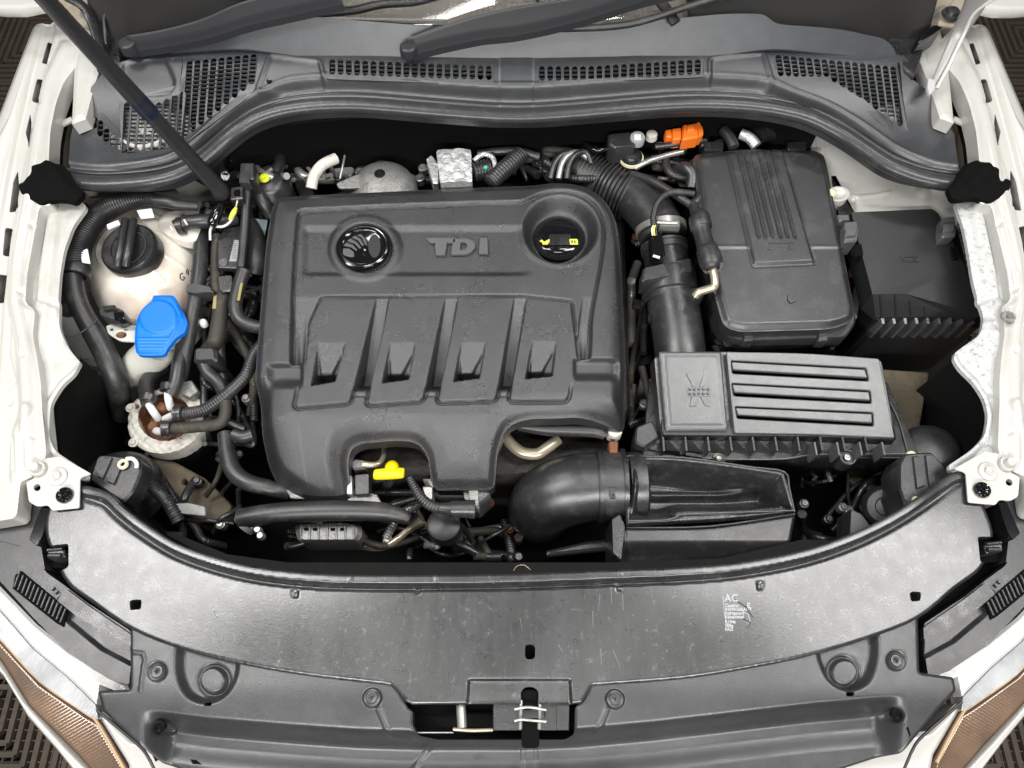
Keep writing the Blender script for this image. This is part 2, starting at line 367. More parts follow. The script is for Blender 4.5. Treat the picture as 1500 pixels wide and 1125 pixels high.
# ================================================================== FLOOR
def FZ(x, y): return P(x, y, -.72)
fl = emit("floor", [(-6, -5, -.745), (6, -5, -.745), (6, 9, -.745), (-6, 9, -.745)], [(0, 1, 2, 3)], m_floor, kind='structure', smooth=False)
TS = .40
def tile_mesh(flip):
    parts = []
    for q in range(4):
        a = q * pi / 2
        for i in range(1, 10):
            # an L of two bars per quadrant makes the concentric chevrons
            d = i * TS / 2 / 9.3; hw = .0052
            for (x0, y0, x1, y1) in ((d - hw, hw * .5, d + hw, d), ):
                V = []
                for z in (.012, -.01):
                    for (x, y) in ((x0, -d), (x1, -d), (x1, d), (x0, d)):
                        V.append((x * cos(a) - y * sin(a), x * sin(a) + y * cos(a), z))
                parts.append((np.array(V), [(0, 1, 2, 3), (0, 4, 5, 1), (1, 5, 6, 2), (2, 6, 7, 3), (3, 7, 4, 0)]))
    for k in range(-9, 10):       # thin cross webs below the ribs
        c = k * TS / 20.0
        for ax in (0, 1):
            V = []
            for z in (.004, -.01):
                for (x, y) in ((-TS / 2, c - .0014), (TS / 2, c - .0014), (TS / 2, c + .0014), (-TS / 2, c + .0014)):
                    V.append((x, y, z) if ax else (y, x, z))
            parts.append((np.array(V), [(0, 1, 2, 3), (0, 4, 5, 1), (2, 6, 7, 3)]))
    V = []; F = []; o = 0
    for v, f in parts: V.append(v); F += [tuple(i + o for i in q) for q in f]; o += len(v)
    V = np.concatenate(V)
    c, s = cos(pi / 4), sin(pi / 4)
    me = bpy.data.meshes.new("floor_tile"); me.from_pydata([tuple(v) for v in V], [], F); me.materials.append(m_tile); return me
tme = tile_mesh(0)
for i in range(-5, 6):
    for j in range(-4, 7):
        if (abs(i) <= 1 and -1 <= j <= 4) or (abs(i) <= 2 and 1 <= j <= 4): continue
        o = bpy.data.objects.new("floor_tile", tme); SC.collection.objects.link(o); o.parent = fl
        o.location = np.array([i * TS + .09, j * TS - .02, -.73]) - ORG[fl.name]

# ================================================================== BAY FLOOR / walls: near-black colour holds the deep shade
def wpoly(px_list, z): return [tuple(P(x, y, z)) for x, y in px_list]
emit("bay_undertray", [(-.66, -.30, -.42), (.66, -.30, -.42), (.98, .10, -.42), (.98, .95, -.42), (-.98, .95, -.42), (-.98, .10, -.42)], [(0, 1, 2, 3, 4, 5)], m_dark,
     label="black undertray and subframe deep at the bottom of the engine bay", cat="undertray", smooth=False)
for f in (0, 1):
    poly = M([(118, 525), (95, 545), (74, 590), (72, 640), (82, 664), (128, 700), (200, 760), (330, 830)], f)
    V = list(P(*np.array([(x, y, -.01) for x, y in poly]).T)) ; n = len(V); V += [(v[0], v[1], -.42) for v in V]
    emit("wheel_arch_liner", V, [(i, i + 1, n + i + 1, n + i) for i in range(n - 1)], m_dark,
         label=("dark wheel arch liner wall below the left inner wing" if not f else "dark wheel arch liner wall below the right inner wing"), cat="liner", smooth=True)
# bulkhead behind the engine
bh = [(330, 215), (400, 185), (560, 170), (760, 178), (960, 168), (1110, 165), (1200, 190)]
V = list(P(*np.array([(x, y, .03) for x, y in bh]).T)); n = len(V); V += [(v[0], v[1] - .02, -.42) for v in V]
emit("bulkhead", V, [(i, i + 1, n + i + 1, n + i) for i in range(n - 1)], m_foam_void, label="black insulated bulkhead behind the engine under the scuttle panel", cat="bulkhead")
# bulkhead small details: stud with washer, bracket plate
lathe("bulkhead_stud", (519, 207, -.05), [(0, 6), (6, 6), (9, 2), (13, 0), (13, -3)], m_black, axis=(0, -1, .6), label="round stud with washer on the dark bulkhead above the pale bent pipe", cat="stud")
plate("bulkhead_tab", [(708, 188), (729, 188), (730, 212), (709, 212)], -.05, 3, m_dark, holes=[ell(719, 200, 5)], label="small square metal tab on the bulkhead at the middle", cat="tab")

# ================================================================== INNER WINGS (white body)
for f in (0, 1):
    side = "right" if f else "left"
    w_ = thing("inner_wing", f"white painted {side} front wing rail with slotted gutter " + ("beside the fuse box" if f else "beside the coolant tank"), "car wing", *mir(60, 400)[:2] if f else (60, 400), .02)
    wb = lambda x, y: .085 - .055 * ss(100, 700, y)
    # rail with slots
    slots = [rp([(67, 56), (77, 62), (68, 91), (58, 88)], 2), rp([(51, 110), (61, 113), (53, 148), (43, 144)], 4), rp([(41, 162), (43, 176), (41, 216), (34, 190)], 1),
             rp([(23, 245), (27, 305), (10, 308), (16, 262)], 3), rp([(4, 329), (16, 332), (12, 373), (0, 371)], 4), rp([(-8, 398), (8, 400), (3, 441), (-10, 441)], 4)]
    outer = [(47, 34), (88, 28), (130, 70), (92, 118), (80, 150), (72, 190), (69, 245), (74, 300), (56, 300), (49, 340), (38, 400), (35, 443), (50, 452), (46, 490), (52, 520), (58, 560), (60, 600), (66, 660), (60, 690), (28, 705), (22, 758), (-20, 765), (-60, 770), (-60, 200), (-10, 175)]
    # crease features run down the rail
    gut = [(70, 40), (52, 110), (34, 190), (18, 270), (4, 350), (-6, 440), (-14, 560)]
    ridge = [(96, 70), (72, 120), (60, 170), (50, 240), (38, 310), (26, 380), (22, 440), (34, 500), (40, 600), (44, 680)]
    G, R_, O_, SL = M(gut, f), M(ridge, f), M(outer, f), [M(s, f) for s in slots]
    CRS = [M(c_, f) for c_ in ([(84, 60), (60, 118), (48, 180), (38, 236)], [(44, 300), (34, 345), (26, 400)], [(14, 470), (12, 520), (22, 560)], [(2, 620), (20, 640), (22, 690)], [(52, 470), (66, 480)])]; DMP = M([(58, 150), (47, 330), (30, 428), (36, 520), (50, 640), (14, 590)], f)
    stamp = M([(40, 600), (26, 640), (24, 700)], f); emb = mir(41, 468)
    def wh(x, y):
        h = 9 * ss(16, 6, np.abs(sd(G, x, y, False) - 26)) * 0
        dg = sd(G, x, y, False); h = h - 6 * ss(13, 7, dg)
        h += 5 * ss(14, 2, sd(R_, x, y, False))
        h += 4 * ss(12, 3, sd(stamp, x, y, False))
        for L_ in CRS: h -= 2.2 * ss(3.2, .8, sd(L_, x, y, False))
        for q_ in DMP: h -= 2.5 * ss(6, 2, np.hypot(x - q_[0], y - q_[1]))
        o = sd(O_, x, y); h -= 3 * ss(-7, 0, o)
        xo = (x - 748) * (-1 if not f else 1)  # distance from car centre
        sk = np.interp(y, [0, 35, 165, 400, 800], [735, 690, 735, 790, 800])
        h -= 10 * ss(0, 40, xo - sk)
        h += 1.2 * (ss(12, 10, np.hypot(x - emb[0], y - emb[1])) - ss(9, 7, np.hypot(x - emb[0], y - emb[1])))
        return h
    hf("rail", rp(O_, 9), wb, wh, m_white, res=2.0, holes=SL, skirt=30, hskirt=1.5, par=w_)
    # bright outer skin of the wing
    sk = M([(47, 34), (60, 40), (46, 100), (28, 175), (8, 260), (-12, 360), (-24, 440), (-60, 560), (-70, 560), (-70, 300), (2, 165)], f)
    hf("outer_skin", sk, lambda x, y: wb(x, y) + .004, lambda x, y: -10 * ss(16, 0, -sd(sk, x, y)), m_whiteo, res=2.5, skirt=60, par=w_)
    # black sheet standing in for the shade beneath the slots
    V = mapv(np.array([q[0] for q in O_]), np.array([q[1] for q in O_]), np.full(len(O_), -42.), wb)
    emit("under_rail_shade", V, [tuple(range(len(O_)))], m_foam_void, par=w_, smooth=False)
    # lower apron between rail and bay
    ap = [(1430, 296), (1398, 292), (1412, 330), (1420, 370), (1426, 410), (1434, 440), (1443, 465), (1437, 490), (1410, 508), (1393, 522), (1402, 540), (1425, 562), (1440, 585), (1446, 610), (1441, 640), (1422, 660), (1386, 684), (1396, 692), (1462, 676), (1458, 590), (1470, 535), (1490, 490), (1478, 450), (1474, 400), (1462, 345), (1452, 298)] if f else M([(74, 298), (112, 292), (128, 300), (106, 330), (93, 365), (87, 400), (84, 440), (86, 480), (98, 508), (118, 532), (112, 548), (92, 566), (76, 592), (73, 640), (82, 662), (132, 694), (124, 704), (62, 690), (64, 650), (58, 600), (54, 540), (44, 500), (46, 460), (34, 444), (36, 400), (46, 345), (54, 298)], f)
    cl = M([(62, 440), (86, 446), (100, 500)], f); s2 = M([(52, 520), (60, 470), (80, 300)], f)
    lip = [(1393, 522), (1402, 540), (1425, 562), (1440, 585), (1446, 610), (1441, 640), (1422, 660), (1386, 684)] if f else M([(138, 520), (112, 548), (92, 566), (76, 592), (73, 640), (82, 662), (132, 694)], f)
    fold = M([(70, 300), (62, 350), (54, 400), (52, 440)], f); hole2 = mir(40, 579)
    def ah(x, y):
        h = -2 * ss(-5, 0, sd(ap, x, y)); h += 5 * ss(16, 5, sd(s2, x, y, False)) - 5 * ss(6, 1, sd(fold, x, y, False)); h -= 3 * ss(7, 2, sd(cl, x, y, False)); h += 5 * ss(9, 2, sd(lip, x, y, False)) - 3*ss(16, 10, sd(lip, x, y, False))*ss(8,12,sd(lip, x, y, False)); return h
    hf("apron", rp(ap, 10), lambda x, y: .045 - .03 * ss(300, 650, y), ah, m_whites if f else m_whited, res=2.0, skirt=7, par=w_)
    # front mounting bracket with holes, bolt and grommet
    br = rp([(62, 672), (88, 668), (134, 694), (117, 700), (116, 744), (76, 748), (70, 740), (54, 742), (42, 735), (38, 706), (50, 700)], 4)
    plate("bracket", M(br, f)[::(-1 if f else 1)], .028, 3, m_white, holes=[M(ell(54, 714, 5), f)], bev=.8, par=w_)
    gc = mir(94, 725) if f else (94, 725)
    gr = lathe("grommet", (*gc, .032), [(0, -2), (3, -2), (4, 1), (7, 2), (9, 0), (11, 2), (12, 0), (12, -3)], m_gloss, par=w_)
    sc_ = mir(84, 698) if f else (84, 698)
    lathe("raised_boss", (*sc_, .030), [(0, 3), (3, 3), (4, 5), (6, 5), (7, 1), (13, .5), (14, -1)], m_white, par=w_)
    bc = mir(54, 686) if f else (54, 686)
    lathe("hex_bolt", (*bc, .034), [(0, 8), (6, 8), (7, 6), (7, 0), (11, 0), (12, -2), (12, -4)], m_whited, seg=6 if False else 12, par=w_)
    lathe("plug", (*(mir(40, 579) if f else (40, 579)), .033), [(0, 1), (5, 1), (6, -1)], m_foam_void, par=w_)
    lathe("stamped_ring", (*(emb), .062 if 0 else .058), [(5, -2), (5, 0), (8, 1), (10, 0), (11, -3)], m_whited, par=w_)
# windscreen-side white pillars, gutters and dusty channel with brown shade in its colour
for f in (0, 1):
    side = "right" if f else "left"
    t = thing("scuttle_side_panel", f"white, dusty and brown-shaded bodywork between the {side} wing rail and the scuttle grille", "body panel", *mir(100, 150) if f else (100, 150), .03)
    ch = M([(95, 90), (135, 80), (118, 150), (98, 190), (98, 240), (75, 290), (66, 290), (64, 240), (72, 170)], f)
    hf("channel", ch, .02, lambda x, y: 14 * ss(-14, -2, sd(ch, x, y)) * 0 - 8 * ss(150, 240, y), m_brown, res=3, skirt=10, par=t)
    cr1 = M([(74, 182), (104, 170), (106, 176), (72, 192)], f); plate("cross_brace", cr1, .055, 6, m_whited, bev=1.5, par=t)
    cr2 = M([(80, 122), (108, 112), (106, 130), (82, 136)], f); plate("inner_gusset", cr2, .05, 4, m_brown, bev=1, par=t)
    lathe("small_bolt", (*M([(84, 141)], f)[0], .06), [(0, 5), (3, 5), (3, 0), (5, 0)], m_steel, par=t, seg=10)
    pl = M([(117, 36), (132, 44), (150, 60), (150, 85), (138, 120), (124, 172), (104, 180), (108, 100)], f)
    crl = M([(137, 58), (137, 88)], f)
    hf("pillar_plate", pl, .085, lambda x, y: -3 * ss(-6, 0, sd(pl, x, y)) - 2 * ss(3, 1, sd(crl, x, y, False)), m_white, res=2, skirt=22, par=t)
    up = M([(66, -10), (148, -10), (145, 20), (134, 44), (118, 36), (108, 60), (92, 40), (84, 20)], f)
    hf("hinge_mount", up, .07, lambda x, y: 4 * ss(16, 13, np.hypot(x - M([(112, 24)], f)[0][0], y - M([(112, 24)], f)[0][1])) - 3 * ss(-6, 0, sd(up, x, y)), m_brown, res=2, skirt=30, par=t)
    ub = M([(20, -10), (62, -10), (60, 6), (30, 12), (0, 12), (-20, 10), (-20, -10)], f)
    plate("bonnet_corner", ub, .16, 20, m_white, bev=5, par=t)
    lathe("striker_bolt", (*M([(131, 18)], f)[0], .10), [(0, 8), (4, 8), (5, 3), (9, 3), (10, 0), (14, 0)], m_steel, par=t, seg=12)
# inner strut-tower metal seen around battery (right) and coolant tank (left)
t = thing("suspension_turret", "white painted inner panel behind the fuse box, right of the battery", "body panel", 1290, 250, -.03)
tp = [(1118, 188), (1215, 188), (1290, 235), (1330, 262), (1400, 278), (1405, 300), (1402, 330), (1370, 330), (1240, 320), (1212, 262), (1180, 200)]
f1 = [(1196, 190), (1204, 250)]; f2 = [(1240, 283), (1305, 280), (1290, 308)]; 
def th_(x, y):
    h = -2.5 * ss(4, 1, sd(f1, x, y, False)); h += 4 * ss(14, 3, np.hypot(x - 1352, (y - 281) * 1.2)); h += 2 * ss(3, 1, sd(f2, x, y, False))
    h -= 12 * ss(200, 270, y) * ss(1330, 1260, x); h -= 9 * (ss(1236, 1242, x) * ss(1262, 1256, x) * ss(280, 284, y)); return h
hf("turret_panel", tp, -.02, th_, m_white, res=2.2, holes=[ell(1247, 296, 5, 3.5)], skirt=20, par=t)
hf("hole_collar", ell(1228, 284, 17, 11), -.015, lambda x, y: -6 * ss(13, 6, np.hypot(x - 1228, (y - 284) * 1.5)), m_white, res=1.5, par=t)
lathe("cream_plug", (1216, 283, -.01), [(0, 4), (6, 3), (8, 0), (8, -4)], m_cream, par=t)
t = thing("left_inner_panel", "white inner panel behind and left of the coolant tank", "body panel", 200, 290, -.03)
tp = [(104, 292), (160, 282), (240, 270), (262, 255), (305, 275), (330, 300), (330, 330), (120, 420), (150, 540), (118, 530), (84, 480), (90, 420), (92, 350)]
hf("turret_panel", tp, -.115, lambda x, y: -3 * ss(4, 1, sd([(150, 300), (300, 285)], x, y, False)) + 5 * ss(40, 10, np.hypot(x - 268, y - 280)), m_whited, res=2.5, skirt=20, par=t)
plate("dusty_shelf", [(120, 276), (250, 268), (260, 280), (130, 288)], -.02, 6, m_brown, bev=1, par=t)

# ================================================================== SCUTTLE (cowl) PANEL, grilles, seal
SEAL = cr([(84, 262), (140, 268), (200, 266), (252, 257), (295, 235), (332, 203), (372, 175), (430, 158), (520, 153), (640, 162), (760, 169), (880, 161), (1000, 152), (1100, 155), (1180, 170), (1240, 200), (1300, 240), (1360, 262), (1432, 272)], 6)
cb = lambda x, y: .055 + .045 * ss(210, 80, y)
ct = thing("scuttle_grille", "dark grey plastic scuttle panel with slotted air grilles below the windscreen", "scuttle panel", 750, 130, .08)
OUT = [(100, 248), (103, 205), (108, 180), (125, 170), (134, 128), (150, 108), (158, 85), (175, 92), (243, 72), (247, 68), (350, 60), (420, 68), (480, 79), (600, 85), (728, 87), (784, 87), (900, 84), (1040, 76), (1130, 61), (1250, 75), (1322, 82), (1332, 90), (1330, 112), (1368, 140), (1398, 200), (1404, 244), (1432, 260)] + [tuple(p) for p in SEAL[::-1]]
gl = [rp([(268, 84), (380, 74), (372, 134), (262, 216), (180, 226), (178, 148), (262, 140)], 4), rp([(482, 84), (724, 92), (724, 122), (482, 113)], 3), rp([(788, 93), (1030, 84), (1030, 110), (788, 121)], 3),
      rp([(1134, 78), (1318, 92), (1327, 195), (1312, 190), (1270, 150), (1220, 120), (1134, 113)], 4), rp([(130, 168), (148, 168), (185, 212), (185, 226), (160, 218), (134, 192)], 3)]
p1 = rp([(396, 81), (468, 90), (476, 122), (430, 128), (377, 134)], 6); p2 = rp([(1040, 86), (1118, 77), (1132, 126), (1040, 120)], 6)
pan = rp([(178, 92), (240, 80), (258, 120), (250, 138), (182, 142)], 8)
def chh(x, y):
    d = sd(SEAL, x, y, False) * (1 + .5 * ss(430, 320, x) + .5 * ss(1110, 1190, x))
    h = -13 + 0 * d; h = h + 3 * ss(12, 16, d) - 8 * ss(22, 27, d) + 19 * ss(30, 42, d)
    fade = ss(150, 260, x) * ss(1380, 1300, x); h = h * (.35 + .65 * fade) + (1 - fade) * 0
    h += 1.3 * ss(5, 2, np.abs(d - 44)) * fade
    for p in (p1, p2):
        q = sd(p, x, y); h += 1.8 * ss(4, 1.5, np.abs(q)) - 1.5 * ss(1, -2, q)
    h -= 3.5 * ss(2, -4, sd(pan, x, y))
    for xx in (730, 783): h -= 1.2 * ss(1.6, .6, np.abs(x - xx))
    h += .8 * ss(1, -1, np.abs(x - 756.5) - 26)
    return h
hf("panel", OUT, cb, chh, m_cowl, res=2.0, holes=gl, skirt=16, par=ct)
def grille(cols, outline, wid, lean=0.0, pitch=6.2):
    hol = []; bars = []
    for (x, y0, y1) in cols:
        hol.append(capsule(x, y0 + wid, x + lean * (y1 - y0), y1 - wid, wid, 4))
        y = y0 + pitch
        while y < y1 - 3:
            c = x + lean * (y - y0); bars.append(boxVF((c, y, float(bz(cb, np.float64(c), np.float64(y))) - .0015), wid * 2.6, 1.9, 3)); y += pitch
    plate("air_grille", outline, cb, 2.2, m_cowl, holes=hol, bev=.35, up=.6, par=ct)
    join("grille_bars", bars, m_cowl, par=ct, kind='stuff', smooth=False)
grille([(487 + i * 12.05, 86.5 + i * .5 + .0, 109.5 + i * .42) for i in range(20)], rp([(478, 80), (728, 89), (728, 125), (478, 116)], 4), 4.1)
grille([(794 + i * 12.0, 96.5 - max(0, i - 6) * .75, 118.5 - max(0, i - 6) * .72) for i in range(20)], rp([(784, 90), (1034, 80), (1034, 113), (784, 124)], 4), 4.1)
cl_ = [(278 + i * 11.7, 89 - i * 1.3, (203 - i * 9.9) + (0 if i else 0)) for i in range(9)]
cl_ += [(268 - k * 11.7, 134 + k * 5 if k < 3 else 150, 216 + min(k, 2) * 3) for k in range(8)]
grille(cl_, rp([(266, 80), (384, 71), (376, 134), (266, 214), (178, 228), (174, 145), (262, 124)], 4), 4.1, lean=-.07, pitch=6.0)
cr_ = [(1140 + i * 11.2, 80 + i * 1.15, 112 if i < 2 else (113 + max(0, i - 6) * 8.0)) for i in range(16)]
grille(cr_, rp([(1130, 74), (1314, 90), (1332, 200), (1312, 198), (1262, 158), (1214, 124), (1130, 118)], 4), 4.0, lean=.12, pitch=6.0)
grille([(139, 171, 188), (147, 176, 200), (156, 188, 208), (166, 196, 214), (176, 203, 220)], rp([(128, 165), (150, 164), (188, 208), (186, 230), (158, 223), (130, 196)], 3), 4.2, pitch=7)
lathe("panel_screw", (394, 118, .092), [(0, 1), (3.5, 1), (4, -1)], m_gloss, par=ct, seg=14)
# things under the left grille: white turret top showing through
lathe("strut_turret_top", (215, 185, .052), [(0, 4), (14, 4), (18, -3), (34, -3), (38, 4), (42, 4), (46, -8), (60, -14)], m_white, label="white suspension turret top seen through the left scuttle grille", cat="strut mount")
lathe("strut_turret_top", (1305, 172, .05), [(0, 4), (10, 4), (12, -3), (20, -3), (22, 3), (25, -8)], m_whited, label="pale suspension turret top seen through the right scuttle grille", cat="strut mount")
V = P(*np.array([(110, 240, .0), (150, 120, .0), (400, 60, .0), (760, 60, .0), (1130, 50, .0), (1330, 80, .0), (1400, 240, .0), (1250, 190, .0), (1000, 140, .0), (760, 155, .0), (480, 140, .0), (350, 170, .0), (260, 235, .0)]).T)
emit("plenum_tray", V, [tuple(range(len(V)))], m_foam_void, label="black plenum tray under the slots of the scuttle panel", cat="tray", smooth=False)
# weather seal: round bulb on a flat flange
st = thing("bonnet_seal", "long black rubber bonnet seal curving along the front of the scuttle panel", "seal", 750, 168, .05)
tube("seal_bulb", [(p[0], p[1] + 1, float(cb(0 * p[0], p[1])) - .001) for p in SEAL[::3] + [SEAL[-1]]], 12.5, m_seal, n=3, seg=16, flat=.8, par=st)
tube("seal_bead", [(p[0], p[1] - 13, float(cb(0 * p[0], p[1])) - .006) for p in SEAL[::3]], 5, m_seal, n=3, seg=10, par=st)
for f in (0, 1):
    fo = rp([(38, 239), (68, 235), (96, 243), (106, 262), (122, 280), (112, 296), (82, 291), (58, 298), (33, 287), (25, 269), (40, 261)], 7)
    hf("foam_end", M(fo, f), .075, lambda x, y: 10 * np.sqrt(ss(0, -22, sd(M(fo, f), x, y))) + 2 * np.sin(x * .25) * np.cos(y * .2), m_foam_void, res=2.5, skirt=10, par=st)

# ================================================================== WINDSCREEN
wz = lambda x, y: .092 + .00085 * (92 - y)
wt = thing("windscreen", "sloping windscreen glass with a grey painted lower band above the scuttle panel", "windscreen", 750, 60, .1)
band = [(245, 78), (252, 62), (300, 44), (350, 28), (430, 22), (560, 33), (660, 40), (760, 42), (860, 38), (960, 30), (1060, 20), (1120, 20), (1135, 35), (1230, 42), (1302, 58), (1318, 86), (1250, 82), (1130, 70), (1040, 84), (900, 92), (730, 95), (480, 88), (350, 70)]
hf("painted_band", rp(band, 30), wz, None, m_frit, res=4, skirt=3, par=wt)
plate("glass_pane", [(170, 96), (150, 20), (160, -60), (1340, -60), (1345, 20), (1325, 92), (1000, 34), (760, 45), (560, 36), (430, 25), (250, 62)], lambda x, y: wz(x, y) - .001, 3, m_glass, bev=.3, par=wt)
dz = lambda x, y: wz(x, y) - .035
dt = thing("backing", "pale ribbed dashboard cover with shade-darkened ends seen through the windscreen", "backing", 750, 0, .1)  # pale ribbed sheet with dark borders, just below the glass
def rib(x, y): return 2.2 * np.abs(np.sin(x * pi / 8.5)) + .8 * np.sin(y * .9)
hf("ribbed_mat", [(350, -60), (1050, -60), (1010, 46), (345, 46)], dz, rib, m_knit, res=2.2, skirt=4, par=dt)
plate("cabin_shade", [(120, -60), (352, -60), (470, -4), (352, 30), (250, 70), (180, 96), (140, 90)], lambda x, y: dz(x, y) + .012, 12, m_int, bev=4, par=dt)  # near-black plates hold the shade of the cabin in their colour
plate("cabin_shade", [(1000, -60), (1390, -60), (1350, 92), (1130, 64), (1080, 46), (1000, 50), (960, 46), (1010, 20)], lambda x, y: dz(x, y) + .012, 12, m_int, bev=4, par=dt)
plate("sill_strip", [(340, 20), (520, 28), (650, 36), (800, 40), (1010, 30), (1010, 60), (340, 60)], lambda x, y: dz(x, y) + .016, 6, m_int, bev=2, par=dt)
plate("seam_strip", [(784, -60), (788, -60), (790, 40), (786, 40)], lambda x, y: dz(x, y) + .006, 2, m_int, bev=.3, par=dt)
tube("trim_bar", [(930, -30, .17), (965, 0, .165), (990, 34, .15)], 9, m_int, par=dt, flat=.5)
plate("screen_surround", [(140, 100), (158, 82), (176, 96), (172, 40), (180, -60), (120, -60), (130, 40)], .10, 14, m_black, bev=4, par=wt)
plate("screen_surround", [(1326, 104), (1314, 86), (1300, 56), (1318, 36), (1330, -60), (1378, -60), (1366, 30), (1350, 84), (1340, 112)], .10, 14, m_black, bev=4, par=wt)
# ================================================================== WIPERS
def wiper(pivot, path, rads, label, blade, knob=13):
    t = thing("windscreen_wiper", label, "wiper", *pivot, .12)
    lathe("pivot_cap", (*pivot, .128), [(0, 5), (knob * .75, 4.5), (knob * .95, 2), (knob, -2), (knob, -14)], m_wipe, par=t)
    o = []
    pts = np.array(cr([(*p, r) for p, r in zip(path, rads)], 5)); d = np.gradient(pts[:, :2], axis=0); d /= np.linalg.norm(d, axis=1)[:, None]; nn = np.stack([-d[:, 1], d[:, 0]], 1)
    A = pts[:, :2] + nn * pts[:, 2:3]; B = pts[:, :2] - nn * pts[:, 2:3]; poly = [tuple(a) for a in A] + [tuple(b) for b in B[::-1]]
    L0 = np.linalg.norm(pts[-1, :2] - pts[0, :2])
    bs = lambda x, y: .128 + .00095 * (pivot[1] - y)
    hf("arm", poly, bs, lambda x, y: 7 * ss(0, -9, sd(poly, x, y)), m_wipe, res=2, skirt=12, par=t)
    if blade: tube("blade", blade, 5, m_rubber, n=5, par=t)
    return t, bs
wiper((598, 69), [(600, 69), (640, 56), (702, 40), (760, 30), (850, 12), (940, -10), (1000, -22)], [13, 15, 18, 21, 18, 12, 10], "front black wiper arm with round pivot cap lying over the middle of the windscreen", [(700, 42, .13), (820, 42, .145), (920, 36, .15), (1000, 12, .17), (1060, -6, .18)])
wiper((186, 64), [(186, 64), (240, 56), (300, 42), (360, 20), (430, 4), (500, -8)], [12, 13, 15, 18, 18, 14], "thick black wiper arm at the upper left behind the gas strut", [(190, 72, .115), (280, 54, .125), (332, 38, .13)])
tube("wiper_blade", [(440, 20, .15), (512, 16, .15), (560, 6, .155), (610, 2, .16), (660, -12, .165)], 6, m_rubber, label="thin black wiper blade end across the pale fabric at the top", cat="wiper blade", n=4)
# ================================================================== ENGINE COVER
et = thing("engine_cover", "large dark grey moulded engine cover with four blades and round badge", "engine cover", 640, 480, -.06)
EO = rp([(394, 300), (402, 282), (440, 279), (560, 273), (700, 267), (782, 264), (812, 260), (850, 262), (884, 280), (904, 312), (912, 372), (918, 470), (923, 606), (916, 614), (862, 606), (772, 608), (742, 618), (728, 650), (723, 694), (712, 697), (634, 697), (626, 690), (623, 655), (608, 639), (580, 636), (522, 638), (506, 644), (498, 664), (500, 706), (484, 724), (450, 727), (424, 716), (386, 694), (371, 664), (366, 608), (370, 540), (378, 440), (386, 350)],
        [14, 16, 30, 40, 40, 30, 30, 30, 24, 30, 30, 30, 6, 6, 20, 24, 18, 20, 6, 4, 4, 5, 14, 12, 14, 14, 12, 16, 12, 10, 10, 14, 20, 22, 20, 40, 40])
IN = rp([(437, 308), (560, 302), (700, 297), (768, 296), (790, 282), (826, 276), (864, 286), (884, 314), (886, 350), (876, 410), (866, 460), (864, 522), (848, 523), (838, 440), (764, 432), (470, 434), (452, 470), (445, 530), (426, 531), (428, 440), (432, 360)],
        [10, 40, 40, 14, 20, 20, 20, 20, 20, 20, 20, 2, 2, 4, 4, 4, 4, 2, 2, 20, 20])
BL = [[(469, 435), (551, 433), (512, 589), (431, 596)], [(572, 433), (652, 431), (619, 586), (537, 592)], [(673, 432), (753, 430), (726, 585), (641, 588)], [(774, 430), (853, 430), (832, 585), (746, 586)]]
BLr = [rp(b, [3, 4, 7, 7]) for b in BL]
SC_ = [[(466, 503), (507, 501), (490, 558), (456, 564)], [(571, 503), (609, 501), (598, 555), (560, 560)], [(675, 502), (712, 501), (702, 553), (665, 558)], [(779, 500), (815, 500), (809, 550), (770, 554)]]
def bl(x, y, xa, ya, xb, yb): # side of line
    return (x - xa) * (yb - ya) - (y - ya) * (xb - xa)
